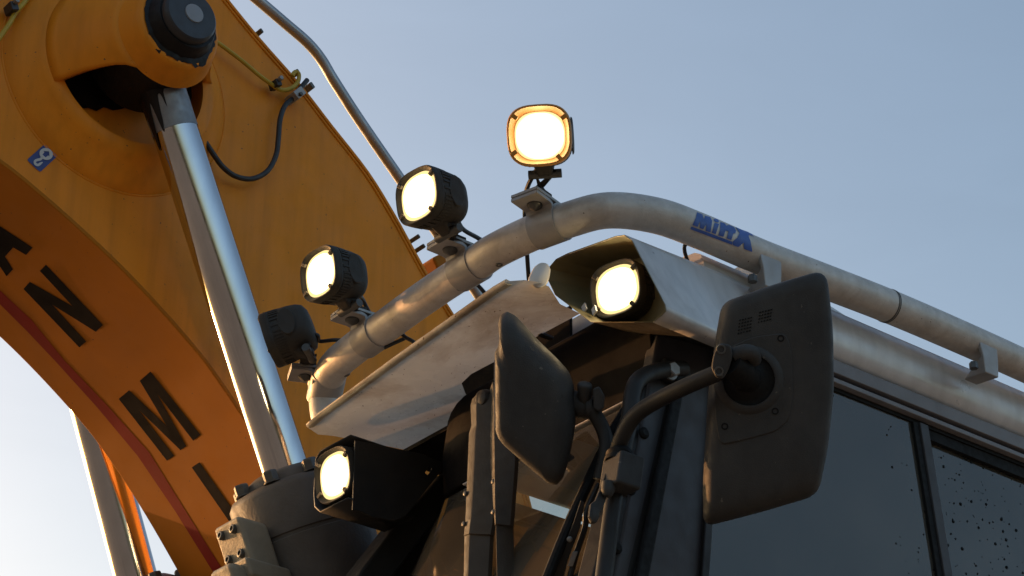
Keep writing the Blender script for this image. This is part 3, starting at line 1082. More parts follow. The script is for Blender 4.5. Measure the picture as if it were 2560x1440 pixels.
def z4(l):
    return [(1700 + x / 6.546, 500 + y / 6.546) for x, y in l]


logo = [
    [(272, 205), (360, 240), (388, 320), (405, 262), (490, 285), (520, 345), (515, 400), (495, 530), (415, 505), (430, 395), (375, 475), (318, 460), (325, 345), (285, 440), (200, 410), (255, 290)],
    [(590 + 42 * math.cos(t) - 6 * math.sin(t), 342 + 26 * math.sin(t) + 16 * math.cos(t)) for t in [k * math.pi / 6 for k in range(12)]],
    [(560, 375), (635, 398), (615, 450), (580, 558), (515, 532), (545, 440)],
    [(655, 365), (725, 385), (752, 425), (800, 412), (880, 450), (912, 505), (900, 552), (872, 545), (835, 655), (760, 627), (788, 515), (742, 500), (705, 604), (620, 577), (650, 490)],
    [(905, 447), (1000, 490), (1140, 540), (1118, 598), (1150, 680), (1180, 850), (1045, 800), (1035, 700), (950, 768), (860, 735), (857, 684), (930, 620), (970, 545)],
    [(185, 432), (848, 680), (851, 733), (165, 475)],
]
for lp in logo:
    bar.add('print', decal([z4(lp)], bvh_bar, 0.0012, maxlen=7), 'blue2', btube)

# ------------------------------------------------------------------ work lamps
def sq(a, b_, y, n=3.0, seg=40):
    out = []
    for k in range(seg):
        t = 2 * math.pi * k / seg
        c, s = math.cos(t), math.sin(t)
        out.append(Vec((a * math.copysign(abs(c) ** (2 / n), c), y, b_ * math.copysign(abs(s) ** (2 / n), s))))
    return out


def lamp(label, head, face, root=None, tdir=None, scale=1.0, bloomrim=False, lit=True, cable=None, foot=True):
    """local frame: +Y the way it shines, +Z up, origin at the centre of the front rim"""
    yv = face.normalized()
    xv = yv.cross(ZZ).normalized()
    zv = xv.cross(yv)
    mw = Matrix((xv, yv, zv)).transposed().to_4x4()
    mw.translation = head
    inv = mw.inverted()
    th = Thing('work_lamp', label, 'lamp', None, 'work lamps', mw=mw)
    s = scale
    a, h = 0.066 * s, 0.063 * s
    b = nb()
    loft(b, [sq(a * 0.96, h * 0.96, -0.002), sq(a, h, -0.010 * s), sq(a, h, -0.016 * s), sq(a * 0.965, h * 0.965, -0.019 * s), sq(a * 0.95, h * 0.95, -0.040 * s), sq(a * 0.97, h * 0.97, -0.043 * s),
             sq(a * 0.945, h * 0.95, -0.066 * s), sq(a * 0.90, h * 0.90, -0.088 * s), sq(a * 0.80, h * 0.82, -0.102 * s, 2.8), sq(a * 0.60, h * 0.62, -0.110 * s, 2.5)][::-1], cap='first')
    hs = th.add('housing', b, 'lamp', angle=50)
    # bezel
    deep = 0.020 if bloomrim else 0.007
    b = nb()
    bi = 0.80 if bloomrim else 0.86
    rs = [sq(a, h, -0.008 * s), sq(a * 1.0, h * 1.0, 0.002 * s), sq(a * 0.97, h * 0.97, 0.006 * s), sq(a * 0.93, h * 0.93, 0.0055 * s, 2.9), sq(a * bi, h * bi, (0.005 - deep) * s, 2.6), sq(a * bi * 0.98, h * bi * 0.98, (0.004 - deep) * s, 2.6)]
    loft(b, rs, cap=False)
    bz = th.add('bezel', b, 'bloomrim' if bloomrim else 'lamp', angle=50)
    # lens: bright core and paler rim
    b = nb()
    core = 0.745 if lit else 0.74
    l0 = 0.002 - deep
    loft(b, [sq(a * bi, h * bi, (l0 - 0.0005) * s, 2.6), sq(a * core, h * core, (l0 + 0.002) * s, 2.5)], cap=False)
    th.add('reflector', b, 'lensrim' if lit else 'lamp', angle=60)
    b = nb()
    vs = loft(b, [sq(a * core, h * core, (l0 + 0.002) * s, 2.5), sq(a * core * 0.7, h * core * 0.7, (l0 + 0.0045) * s, 2.3), sq(a * core * 0.3, h * core * 0.3, (l0 + 0.0055) * s, 2.1)], cap=False)
    b.faces.new(vs[-1])
    th.add('lens', b, 'lens' if lit else 'pin', angle=60)
    # clips on the bezel
    for t in (40, 150, 235, 330):
        p = sq(a * 0.88, h * 0.88, 0, 2.7, 360)[t]
        b = nb()
        d = p.normalized()
        n_ = Vec((-d.z, 0, d.x))
        box(b, p + Vec((0, 0.004 * s, 0)), d * 0.007 * s, n_ * 0.0045 * s, Vec((0, 0.004 * s, 0)))
        th.add('clip', b, 'bloomrim' if bloomrim else 'lamp', bz, bevel=0.0015)
    # cooling fins round the waist
    b = nb()
    ring1 = sq(a * 0.995, h * 0.995, -0.0185 * s, 3.0, 44)
    ring2 = sq(a * 0.975, h * 0.975, -0.043 * s, 3.0, 44)
    for k in range(44):
        p, q = ring1[k], ring2[k]
        d = Vec((p.x, 0, p.z)).normalized()
        n_ = Vec((-d.z, 0, d.x))
        loft(b, [[p + n_ * 0.0026 * s, p - n_ * 0.0026 * s, p - n_ * 0.0026 * s - d * 0.006, p + n_ * 0.0026 * s - d * 0.006],
                 [q + n_ * 0.0020 * s, q - n_ * 0.0020 * s, q - n_ * 0.0020 * s - d * 0.006, q + n_ * 0.0020 * s - d * 0.006]])
    th.add('cooling_fins', b, 'lamp', hs, kind='stuff')
    # raised panel on each flank
    for sx in (-1, 1):
        b = nb()
        pts = [Vec((sx * a * 0.925, -0.050 * s + 0.022 * s * math.cos(t) - 0.008 * s, 0.040 * s * math.sin(t))) for t in [k * math.pi / 10 for k in range(20)]]
        loft(b, [[p for p in pts], [Vec((p.x + sx * 0.0035 * s, p.y * 1.0, p.z * 0.92)) for p in pts]])
        th.add('flank_panel', b, 'lamp', hs, bevel=0.0015)
    if not foot:
        return th
    # foot lug and swivel fork down to the mounting plate
    r = inv @ root
    up = inv.to_3x3() @ ZZ
    xl = Vec((1, 0, 0))
    lug0 = Vec((0, -0.066 * s, -h * 0.80))
    lug1 = Vec((0, -0.082 * s, -h * 1.26))
    b = nb()
    loft(b, [[lug0 + xl * sx * 0.022 + Vec((0, sy * 0.026, 0)) for sx, sy in ((-1, -1), (1, -1), (1, 1), (-1, 1))],
             [lug1 + xl * sx * 0.014 + Vec((0, sy * 0.011, 0)) for sx, sy in ((-1, -1), (1, -1), (1, 1), (-1, 1))]])
    th.add('foot_lug', b, 'lamp', hs, bevel=0.005)
    tl = (inv.to_3x3() @ tdir).normalized()
    fl = up.cross(tl).normalized()
    b = nb()
    for sx in (-1, 1):
        loft(b, [[r + tl * sx * 0.028 * k1 + fl * q1 for k1, q1 in ((1, -0.017), (1, 0.017), (0.80, 0.017), (0.80, -0.017))],
                 [lug1 + xl * sx * 0.026 * k1 + Vec((0, q1, 0.012)) for k1, q1 in ((1, -0.014), (1, 0.014), (0.78, 0.014), (0.78, -0.014))]])
    box(b, r + up * 0.004, tl * 0.030, fl * 0.020, up * 0.004)
    fk = th.add('swivel_fork', b, 'lamp', bevel=0.002)
    b = nb()
    tube(b, [lug1 + xl * -0.034 + Vec((0, 0, 0.006)), lug1 + xl * 0.034 + Vec((0, 0, 0.006))], 0.0095, 14)
    th.add('pivot_bolt', b, 'bolt', fk)
    b = nb()
    lathe(b, r - up * 0.0165, -up, [(-0.002, 0.017), (0.003, 0.016), (0.008, 0.010), (0.012, 0.004), (0.014, 0.0)], 18)
    th.add('clamp_nut', b, 'bolt', fk)
    if cable:
        b = nb()
        cp = [inv @ q for q in cable]
        tube(b, catmull([Vec((0, -0.098 * s, -0.02)), Vec((0, -0.115 * s, -0.030))] + cp, 8), 0.0048, 10)
        th.add('cable', b, 'hose')
    return th


def mount(px, py, out=0.053, lift=0.033, wd=0.033, ndir=None):
    """strap round the tube with a pair of plates reaching forward; part of the light bar"""
    p, t, i = near_bar(px, py)
    th_ = Vec((t.x, t.y, 0)).normalized()
    n = ZZ.cross(th_).normalized()
    if n.dot(-V * 0.2 + U) < 0:
        n = -n
    if ndir:
        n = ndir.normalized()
        th_ = n.cross(ZZ).normalized()
    b = nb()
    lathe(b, p, t, [(-wd, RB - 0.002), (-wd, RB + 0.0035), (wd, RB + 0.0035), (wd, RB - 0.002)], 40)
    st = bar.add('clamp_strap', b, 'plate')
    # lower plate folds down onto the strap, upper plate lies on it and runs back over the tube
    b = nb()
    o0 = RB * 0.80
    prof = [(out + 0.038, lift), (o0 + 0.014, lift), (o0 + 0.004, lift - 0.004), (o0, lift - 0.014), (o0, -0.006), (o0 + 0.008, -0.006), (o0 + 0.008, lift - 0.016), (o0 + 0.010, lift - 0.010), (o0 + 0.018, lift - 0.008), (out + 0.038, lift - 0.008)]
    loft(b, [[p + n * q + ZZ * z + th_ * sx for q, z in prof] for sx in (-wd, wd)])
    pl = bar.add('mounting_plate', b, 'plate', bevel=0.0012)
    b = nb()
    prof = [(out + 0.038, lift + 0.0015), (out + 0.038, lift + 0.0085), (-0.004, lift + 0.0085), (-0.004, lift + 0.0015)]
    loft(b, [[p + n * q + ZZ * z + th_ * sx for q, z in prof] for sx in (-wd * 1.0, wd * 1.0)])
    bar.add('top_plate', b, 'plate', pl, bevel=0.0012)
    return p + n * out + ZZ * (lift + 0.0085), th_, n, p, t


# top lamp, facing the camera
rt, td, nn, pb_, tb_ = mount(1374, 562)
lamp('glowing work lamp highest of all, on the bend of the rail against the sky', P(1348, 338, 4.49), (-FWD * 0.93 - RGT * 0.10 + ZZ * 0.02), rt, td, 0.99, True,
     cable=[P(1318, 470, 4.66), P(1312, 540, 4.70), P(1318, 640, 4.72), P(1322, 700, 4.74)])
rt, td, nn, pb_, tb_ = mount(1172, 672)
lamp('lit work lamp with its dark body against the sky beside the boom edge', P(1045, 489, 4.62), U * 0.93 + V * 0.10 - ZZ * 0.17, rt, td, 0.94,
     cable=[P(1160, 575, 4.74), P(1205, 602, 4.80), P(1240, 640, 4.84)])
rt, td, nn, pb_, tb_ = mount(928, 844)
lamp('lit work lamp next to the lamp facing away, in front of orange boom', P(799, 684, 4.93), U * 0.93 + V * 0.06 - ZZ * 0.17, rt, td, 0.94,
     cable=[P(905, 745, 5.06), P(920, 775, 5.10), P(935, 800, 5.14)])
rt, td, nn, pb_, tb_ = mount(806, 966, 0.050, 0.031, 0.033, U * 0.9 - V * 0.42)
lamp('unlit looking dark work lamp turned away towards the chrome rod', P(676, 852, 5.18), Vec((-0.93, 0.16, -0.30)), rt, td, 0.94,
     cable=[P(800, 853, 5.18), P(840, 850, 5.16), P(890, 856, 5.14)])


# ------------------------------------------------------------------ lamp boxes with their lamps
hE = Thing('lamp_box', 'silver sheet lamp box on the near roof corner, open at the front', 'lamp box', W(0.1, 0, 0.05))
ue = 0.125
oe = [(1372, 700), (1372, 672), (1392, 648), (1420, 634), (1540, 591), (1562, 588), (1582, 602), (1664, 762), (1666, 778), (1655, 790), (1634, 806), (1480, 806), (1390, 738)]
front = [X(x, y, 'u', ue) for x, y in oe]
bk = [(1600, 790), (1600, 720), (1640, 690), (1690, 680), (1900, 690), (1935, 698), (1950, 706), (1962, 770), (1950, 800), (1930, 830), (1890, 850), (1700, 830), (1620, 800)]
back = []
for (x, y), f in zip(bk, front):
    back.append(X(x, y, 'u', -0.36))
# back outline: keep the box prismatic but shrink it towards the roof edge
cu = [uvz(f) for f in front]
back = [W(-0.34, v * 0.62 + (-0.035), 0.115 + (z - 0.06) * 0.98) for u_, v, z in cu]
b = nb()
loft(b, [front[:11], back[:11]], cap=False, closed=False)
box_out = hE.add('shell', b, 'silver', angle=25)
sm = box_out.modifiers.new('solid', 'SOLIDIFY')
sm.thickness = 0.002
sm.offset = 0
b = nb()
loft(b, [[p + ZZ * 0.001 for p in front[10:] + front[:1]], [p + ZZ * 0.001 for p in back[10:] + back[:1]]], cap=False, closed=False)
hE.add('shaded_underside', b, 'frameblack', angle=25)  # underside of the silver box in black, its shade put into the colour
b = nb()
cf, cbk = sum(front, Vec()) / len(front), sum(back, Vec()) / len(back)


def tray(t, k):
    c_ = cf.lerp(cbk, t)
    return [c_ + (f.lerp(g_, t) - c_) * k for f, g_ in zip(front, back)]


inn, frs = tray(0.22, 0.88), tray(-0.006, 0.995)
loft(b, [tray(-0.004, 1.004), frs, tray(0.03, 0.975), inn], cap=False)
b.faces.new([b.verts.new(p) for p in inn])
hE.add('inner_tray', b, 'housein', angle=25)
b = nb()
c = X(1420, 715, 'u', ue - 0.065)
box(b, c, V * 0.030, (ZZ * 0.9).normalized() * 0.016, U * 0.006)
hE.add('bracket', b, 'lamp', bevel=0.006)
for x, y in ((1461, 770), (1486, 776)):
    b = nb()
    c = X(x, y, 'u', ue - 0.020)
    box(b, c, (V + ZZ * 0.6).normalized() * 0.006, (ZZ - V * 0.3).normalized() * 0.008, U * 0.002)
    hE.add('slot', b, 'whitefilm')  # pale film: daylight through a hole, put in as colour
lamp('lit work lamp inside the silver lamp box near the large mirror', X(1541, 722, 'u', ue - 0.042), U * 0.90 + V * 0.22 - ZZ * 0.14, scale=0.94, foot=False)

hF = Thing('lamp_box', 'dark sheet lamp box hanging under the far end of the visor', 'lamp box', W(0.1, -0.95, 0.0))
vf = -1.0
sideF = [(806, 1092), (950, 1118), (1062, 1138), (1085, 1150), (1110, 1155), (1117, 1164), (1085, 1200), (1030, 1270), (1012, 1290), (985, 1302), (930, 1292), (885, 1274), (850, 1286), (842, 1284), (828, 1258), (790, 1200)]
slot = [(1063, 1182), (1072, 1166), (1079, 1169), (1079, 1175), (1070, 1188)]
cF = X(835, 1188, 'u', 0.155)
cu_, cv_, cz_ = uvz(cF)
vf = cv_ + 0.070


def onF(x, y):
    u_, v_, z_ = uvz(X(x, y, 'v', vf))
    return W(min(u_, 0.149), vf, z_)


sideF = [(880, 1098), (950, 1112), (1062, 1136), (1085, 1148), (1110, 1155), (1117, 1164), (1085, 1200), (1030, 1270), (1012, 1290), (985, 1302), (930, 1292), (900, 1278), (875, 1272)]
bm = plate_from([sideF, slot], onF, V * -0.004)
pf = hF.add('side_plate', bm, 'frameblack', bevel=0.001)
b = nb()
ringf = [(0.064, 0.076), (-0.055, 0.080), (-0.074, 0.065), (-0.075, -0.02), (-0.068, -0.055), (-0.045, -0.076), (0.064, -0.080)]
loft(b, [[W(0.158, cv_ + q, cz_ + z) for q, z in ringf], [W(-0.02, cv_ + q, cz_ + z) for q, z in ringf]], cap=False, closed=False)
so_ = hF.add('shell', b, 'frameblack', angle=25)
sm = so_.modifiers.new('solid', 'SOLIDIFY')
sm.thickness = 0.004
b = nb()
prism(b, [W(0.10, cv_ + q * 0.96, cz_ + z * 0.96) for q, z in ringf], U * 0.004)
hF.add('back_plate', b, 'housein')
lamp('lowest lit work lamp, under the far corner of the visor above cylinder head', cF, U * 0.95 + V * 0.05 - ZZ * 0.16, scale=0.98, foot=False)


# ------------------------------------------------------------------ grab handle with clamp block
gh = Thing('grab_handle', 'black bent tube handle bolted at the front corner of the cab', 'handle', W(0.1, 0.03, -0.6))
hp = [(1708, 922), (1660, 925), (1620, 935), (1592, 955), (1580, 990), (1574, 1040), (1562, 1110), (1545, 1190), (1530, 1280), (1510, 1440), (1490, 1600)]
hpts = []
for k, (x, y) in enumerate(hp):
    hpts.append(X(x, y, 'v', 0.02 + min(k, 3) * 0.008))
run(gh, 'tube', catmull(hpts, 6), 0.0165, 'frameblack', None, 20)
b = nb()
c = X(1690, 935, 'v', 0.012)
box(b, c, U * 0.035, ZZ * 0.026, V * 0.008)
fl_ = gh.add('flange', b, 'frameblack', bevel=0.006)
b = nb()
c2 = X(1680, 925, 'v', 0.034)
washer(b, c2 - V * 0.008, V, 0.019, 0.004)
hexhead(b, c2 - V * 0.004, V, 0.0155, 0.014, ZZ)
gh.add('bolt', b, 'zinc', fl_)
b = nb()
box(b, X(1555, 1185, 'v', 0.07), (ZZ + U * -0.2).normalized() * 0.036, V * 0.028, U * 0.030)
blk_ = gh.add('clamp_block', b, 'charcoal', bevel=0.006)
b = nb()
lo = [(1525, 1145), (1516, 1180), (1500, 1225), (1490, 1250), (1478, 1260), (1474, 1290), (1482, 1302), (1492, 1296), (1510, 1262), (1528, 1220)]
prism(b, [X(x, y, 'v', 0.06) for x, y in lo], V * -0.006)
gh.add('clamp_plate', b, 'charcoal', blk_, bevel=0.001)
for (x, y, r, dv_) in ((1520, 1222, 0.013, 0.07), (1484, 1288, 0.010, 0.055)):
    b = nb()
    c = X(x, y, 'v', dv_)
    ax_ = (ZZ * -1 + U * 0.15).normalized()
    lathe(b, c - ax_ * 0.012, ax_, [(0, r), (0.016, r), (0.024, r * 0.75), (0.028, r * 0.4), (0.028, 0)], 16, cap=False)
    gh.add('clamp_cap', b, 'charcoal', blk_)
b = nb()
lathe(b, X(1548, 1150, 'v', 0.065), (ZZ + U * -0.35).normalized(), [(-0.012, 0.026), (-0.004, 0.028), (0.0, 0.025), (0.008, 0.028), (0.013, 0.025), (0.022, 0.021), (0.022, 0.0)], 24)
gh.add('rubber_collar', b, 'rubber', blk_)

# ------------------------------------------------------------------ mirrors
def ringscale(pts, s, c):
    return [(c[0] + (x - c[0]) * s, c[1] + (y - c[1]) * s) for x, y in pts]


mR = Thing('rear_view_mirror', 'large dark mirror seen from behind in front of the door window', 'mirror', P(1920, 1290, 4.15))
om = rounded([(1806, 765), (2068, 668), (2086, 900), (2082, 1060), (2048, 1248), (1762, 1322), (1757, 1200), (1772, 960)], 0.16, 5)
om = [(p.x, p.y) for p in rounded([(1804, 757), (1930, 712), (2066, 672), (2083, 820), (2085, 980), (2070, 1120), (2046, 1238), (1905, 1280), (1758, 1318), (1757, 1210), (1770, 980), (1788, 850)], 0.30, 5)]
cm = (1925, 990)
mn = (FWD + RGT * 0.10 - UPV * 0.10).normalized()
mp0 = P(1925, 990, 4.11)


def mring(s, depth, sh=(0, 0)):
    return [XP(x + sh[0], y + sh[1], mp0 + mn * depth, mn) for x, y in ringscale(om, s, cm)]


b = nb()
loft(b, [mring(1.0, 0.075), mring(1.0, 0.045), mring(0.985, 0.020, (2, -4)), mring(0.95, 0.006, (4, -12)), mring(0.90, 0.0, (5, -18)), mring(0.80, -0.004, (5, -20)), mring(0.4, -0.006, (5, -20))])
hs_ = mR.add('housing', b, 'charcoal', angle=60)
b = nb()
prism(b, [XP(x, y, mp0 + mn * 0.0752, mn) for x, y in ringscale(om, 0.95, cm)], mn * 0.002)
mR.add('mirror_glass', b, 'mirror')
# fitting panel set in the back
pnl = [(p.x, p.y) for p in rounded([(1800, 880), (1880, 842), (1965, 832), (1980, 880), (1983, 990), (1972, 1050), (1940, 1078), (1860, 1100), (1800, 1112), (1790, 1060), (1786, 980)], 0.35, 4)]
b = nb()
loft(b, [[XP(x, y, mp0 + mn * 0.006, mn) for x, y in pnl], [XP(x, y, mp0 - mn * 0.0075, mn) for x, y in pnl], [XP(x, y, mp0 - mn * 0.0085, mn) for x, y in ringscale(pnl, 0.985, (1885, 970))]])
pn_ = mR.add('fitting_panel', b, 'charcoal', angle=20)
sc = XP(1872, 950, mp0 - mn * 0.006, mn)
b = nb()
lathe(b, sc, -mn, [(0.0, 0.066), (0.006, 0.060), (0.010, 0.052), (0.009, 0.048), (-0.012, 0.043), (-0.03, 0.030), (-0.03, 0.0)], 40)
mR.add('ball_socket', b, 'charcoal', pn_, angle=50)
b = nb()
lathe(b, sc, -mn, [(0.0085, 0.0495), (0.004, 0.046), (0.003, 0.036), (0.009, 0.029), (0.012, 0.0)], 36)
mR.add('recess_shade', b, 'rubber', pn_, angle=50)  # dark disc stands in for the shade inside the socket recess
for x, y in ((1952, 846), (1938, 1028), (1812, 1066)):
    b = nb()
    lathe(b, XP(x, y, mp0 - mn * 0.0075, mn), -mn, [(0, 0.007), (0.002, 0.0065), (0.002, 0.004), (0.0, 0.0035), (0, 0)], 14)
    mR.add('screw', b, 'rubber', pn_)
b = nb()                                        # two blocks of fine moulded lines, too small to read
for (x0, y0, rows) in ((1848, 800, 5), (1898, 780, 4)):
    for k in range(rows):
        x = x0 - 1 * k
        for j in range(5):
            lw = random.uniform(3.0, 5.5)
            xa = x + j * 7
            ya = y0 + k * 8.2 - j * 1.7
            q = [XP(xx, yy, mp0 - mn * 0.0035, mn) for xx, yy in ((xa, ya), (xa + lw, ya - 1.3), (xa + lw, ya + 1.9), (xa, ya + 3.2))]
            prism(b, q, -mn * 0.0022)
mR.add('moulded_marks', b, 'rubber', hs_, kind='stuff')
b = nb()
tube(b, [sc + mn * 0.012, sc - mn * 0.035 - RGT * 0.015 + UPV * 0.01], [0.030, 0.022], 20)
mR.add('ball_joint', b, 'rubber', pn_)
arm = catmull([P(1538, 1160, 4.22), P(1552, 1100, 4.20), P(1585, 1042, 4.18), (P(1640, 1003, 4.15)), P(1715, 966, 4.10), P(1800, 930, 4.06)], 8)
am = run(mR, 'arm', arm, 0.0155, 'frameblack', None, 20)
b = nb()
cl0 = P(1814, 905, 4.055)
a1 = (RGT * 0.45 + UPV * 0.9).normalized()
cpl = [(p.x, p.y) for p in rounded([(1790, 868), (1800, 858), (1828, 862), (1832, 890), (1822, 925), (1808, 948), (1790, 944), (1778, 920), (1782, 895)], 0.35, 3)]
loft(b, [[P(x, y, 4.075) for x, y in cpl], [P(x, y, 4.028) for x, y in cpl]])
cb = mR.add('arm_clamp', b, 'charcoal', am, bevel=0.004)
for x, y in ((1803, 873), (1797, 928)):
    b = nb()
    lathe(b, P(x, y, 4.028), -FWD, [(-0.002, 0.009), (0.002, 0.0085), (0.002, 0.006), (-0.001, 0.0055), (-0.001, 0.0)], 16)
    mR.add('clamp_screw', b, 'bolt', am)
b = nb()
tube(b, catmull([P(1836, 888, 4.05), P(1862, 880, 4.045), P(1880, 884, 4.05), P(1884, 900, 4.07)], 5), 0.0145, 16)
mR.add('knob', b, 'charcoal', am)
b = nb()
tube(b, [P(1822, 905, 4.05), P(1850, 925, 4.07), P(1872, 948, 4.10)], [0.026, 0.028, 0.024], 18)
mR.add('swivel', b, 'rubber', am)

mL = Thing('rear_view_mirror', 'slim dark mirror seen edge on in front of the windscreen', 'mirror', P(1340, 1215, 4.35))
ol = [(p.x, p.y) for p in rounded([(1268, 778), (1290, 790), (1345, 850), (1395, 898), (1422, 928), (1436, 965), (1436, 1010), (1440, 1050), (1432, 1105), (1422, 1150), (1408, 1195), (1392, 1213), (1372, 1210), (1310, 1158), (1258, 1112), (1246, 1096), (1238, 1075), (1237, 980), (1237, 880), (1246, 866), (1252, 826), (1245, 812), (1251, 788)], 0.3, 3)]
cl_ = (1335, 1000)


def lring(s, d, sh=(0, 0)):
    return [P(x + sh[0], y + sh[1], d) for x, y in ringscale(ol, s, cl_)]


b = nb()
loft(b, [lring(0.45, 4.288, (-16, 20)), lring(0.70, 4.290, (-14, 16)), lring(0.86, 4.298, (-9, 10)), lring(0.955, 4.315, (-3, 4)), lring(0.99, 4.335), lring(1.0, 4.36), lring(1.0, 4.44), lring(0.97, 4.47), lring(0.88, 4.485), lring(0.5, 4.49)])
hl = mL.add('housing', b, 'charcoal', angle=60)
b = nb()
lathe(b, P(1396, 990, 4.296), -FWD, [(0, 0.008), (0.001, 0.0075), (0.001, 0.006), (0, 0.0055), (0, 0)], 14)
mL.add('screw', b, 'rubber', hl)
b = nb()
prism(b, [P(1422, 1135, 4.36), P(1437, 1145, 4.36), P(1421, 1156, 4.36)], FWD * 0.05)
mL.add('drain_tab', b, 'charcoal', hl)
b = nb()
prism(b, [P(1236.6, 900, 4.33), P(1236.6, 1070, 4.33), P(1236.6, 1070, 4.46), P(1236.6, 900, 4.46)], -RGT * 0.001)
mL.add('mirror_glass', b, 'mirror')
arm2 = catmull([P(1476, 1015, 4.34), P(1490, 1040, 4.335), P(1508, 1075, 4.33), P(1516, 1110, 4.32), P(1512, 1150, 4.31), P(1500, 1200, 4.30)], 7)
am2 = run(mL, 'arm', arm2, 0.0145, 'frameblack', None, 18)
b = nb()
tube(b, catmull([P(1424, 1000, 4.36), P(1445, 1012, 4.355), P(1470, 1020, 4.35), P(1492, 1018, 4.34)], 4), [0.022, 0.023, 0.024, 0.022] * 3 + [0.02], 16)
mL.add('swivel', b, 'charcoal', am2)
b = nb()
loft(b, [[P(x, y, d) for x, y in ((1482, 972), (1498, 965), (1512, 990), (1510, 1020), (1498, 1030), (1484, 1022))] for d in (4.31, 4.36)])
mL.add('arm_clamp', b, 'charcoal', am2, bevel=0.004)
b = nb()
tube(b, catmull([P(1462, 1008, 4.345), P(1461, 985, 4.335), P(1462, 962, 4.33), P(1463, 954, 4.328)], 4), [0.013, 0.0125, 0.0125, 0.013, 0.013, 0.013, 0.014, 0.0145, 0.0145, 0.013, 0.010, 0.007, 0.004], 14)
mL.add('knob', b, 'charcoal', am2)

# ------------------------------------------------------------------ wipers
wp = Thing('windscreen_wiper', 'twin parallel wiper arms hanging from the visor notch', 'wiper', W(0.1, -0.4, 0))


def arm_part(left, right, u0, th=0.018):
    b = nb()
    n = len(left)
    rings = []
    for (lx, ly), (rx, ry) in zip(left, right):
        a_, c_ = X(lx, ly, 'u', u0), X(rx, ry, 'u', u0)
        m_ = a_ * 0.62 + c_ * 0.38
        rings.append([a_ - U * th, a_ * 0.99 + c_ * 0.01 - U * 0.004, m_ + U * 0.003, m_ * 0.92 + c_ * 0.08 + U * 0.002, c_ - U * 0.020, c_ - U * (th + 0.012)])
    loft(b, rings)
    return b


L1 = [(1192, 984), (1176, 996), (1172, 1012), (1174, 1062), (1168, 1082), (1164, 1180), (1159, 1300), (1155, 1338)]
R1 = [(1200, 978), (1226, 978), (1228, 1010), (1226, 1062), (1226, 1082), (1222, 1180), (1212, 1300), (1207, 1330)]
u_w = 0.13
a1_ = wp.add('arm', arm_part(L1, R1, u_w), 'wiperblack', bevel=0.001)
wp.add('arm_tip', arm_part([(1157, 1338), (1155, 1440), (1153, 1520)], [(1206, 1330), (1200, 1440), (1196, 1520)], u_w - 0.004), 'wiperblack', a1_)
L2 = [(1226, 958), (1219, 975), (1222, 1040), (1218, 1058), (1222, 1160), (1228, 1260), (1233, 1312)]
R2 = [(1245, 950), (1262, 960), (1268, 1020), (1270, 1058), (1268, 1160), (1260, 1260), (1256, 1308)]
a2_ = wp.add('arm', arm_part(L2, R2, u_w - 0.01), 'wiperblack', bevel=0.001)
wp.add('arm_tip', arm_part([(1235, 1312), (1238, 1440), (1240, 1520)], [(1255, 1308), (1258, 1440), (1260, 1520)], u_w - 0.014), 'wiperblack', a2_)
for (x, y, uu) in ((1185, 995, u_w), (1236, 975, u_w - 0.01)):
    b = nb()
    c = X(x + 16, y + 2, 'u', uu - 0.004)
    lathe(b, c - U * 0.06, U, [(0, 0.024), (0.05, 0.024), (0.062, 0.019), (0.066, 0.010), (0.066, 0)], 20)
    wp.add('pivot', b, 'frameblack', a1_ if x < 1200 else a2_)
for (x, y, uu, pa) in ((1164, 1234, u_w, a1_), (1160, 1310, u_w, a1_), (1234, 1204, u_w - 0.01, a2_), (1234, 1280, u_w - 0.01, a2_)):
    b = nb()
    lathe(b, X(x, y, 'u', uu - 0.001), U, [(-0.002, 0.0055), (0.003, 0.005), (0.004, 0.003), (0.004, 0)], 10)
    wp.add('rivet', b, 'bolt', pa)

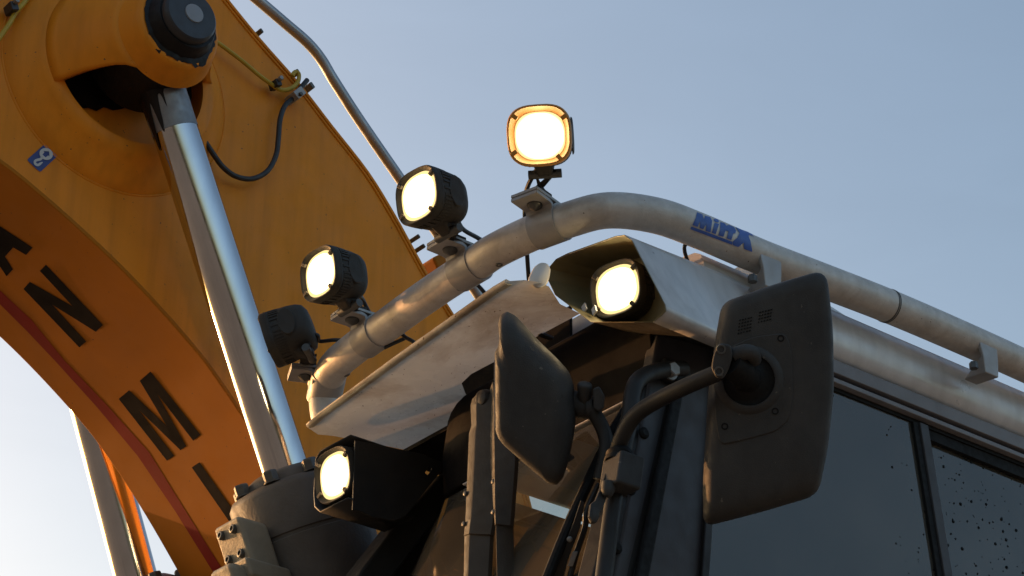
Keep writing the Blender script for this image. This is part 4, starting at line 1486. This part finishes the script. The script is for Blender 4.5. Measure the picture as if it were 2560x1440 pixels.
sw = Thing('side_wiper', 'black wiper blade slanting along the near edge of the windscreen', 'wiper', W(0.1, -0.05, -0.5))
run(sw, 'blade', catmull([P(1568, 1020, 4.42), P(1530, 1085, 4.40), P(1490, 1165, 4.36), P(1450, 1250, 4.32), P(1410, 1340, 4.28), P(1370, 1440, 4.24), P(1340, 1520, 4.2)], 5), 0.011, 'rubber', None, 10)
b = nb()
lft = [(1452, 1250), (1432, 1310), (1400, 1390), (1370, 1470)]
rgt = [(1462, 1256), (1450, 1320), (1420, 1400), (1400, 1480)]
loft(b, [[P(a[0], a[1], 4.27), P(c[0], c[1], 4.27), P(c[0], c[1], 4.285), P(a[0], a[1], 4.285)] for a, c in zip(lft, rgt)])
ar_ = sw.add('arm', b, 'frameblack', bevel=0.002)
b = nb()
lathe(b, P(1424, 1348, 4.27), -FWD, [(0, 0.006), (0.004, 0.0055), (0.006, 0.003), (0.006, 0)], 12)
sw.add('rivet', b, 'zinc', ar_)
run(sw, 'washer_pipe', catmull([P(1498, 1210, 4.33), P(1468, 1275, 4.31), P(1462, 1320, 4.3), P(1442, 1380, 4.28), P(1420, 1460, 4.26)], 5), 0.006, 'hose', None, 8)
b = nb()
box(b, P(1432, 1397, 4.265), UPV * 0.014 + RGT * 0.005, RGT * 0.005, FWD * 0.004)
sw.add('pipe_clip', b, 'zinc', ar_, bevel=0.001)

for pts_ in ([(1150, 668, 4.86), (1180, 698, 4.87), (1203, 722, 4.88), (1225, 748, 4.90)], [(985, 800, 5.0), (1008, 838, 5.0), (1030, 852, 4.99), (1050, 866, 5.0)], [(960, 870, 5.02), (985, 858, 5.02), (1012, 846, 5.02)]):
    run(bar, 'cable', catmull([P(*q_) for q_ in pts_], 5), 0.0045, 'hose', btube, 8)
# loose rail cable behind the side run
cb_ = Thing('loose_cable', 'short black cable hanging between rail and silver lamp box', 'cable', W(-0.15, 0.04, 0.2))
run(cb_, 'cable_loop', catmull([P(1722, 606, 4.64), P(1712, 614, 4.65), P(1712, 630, 4.66), P(1718, 650, 4.68), P(1730, 690, 4.72)], 6), 0.0042, 'hose', None, 10)
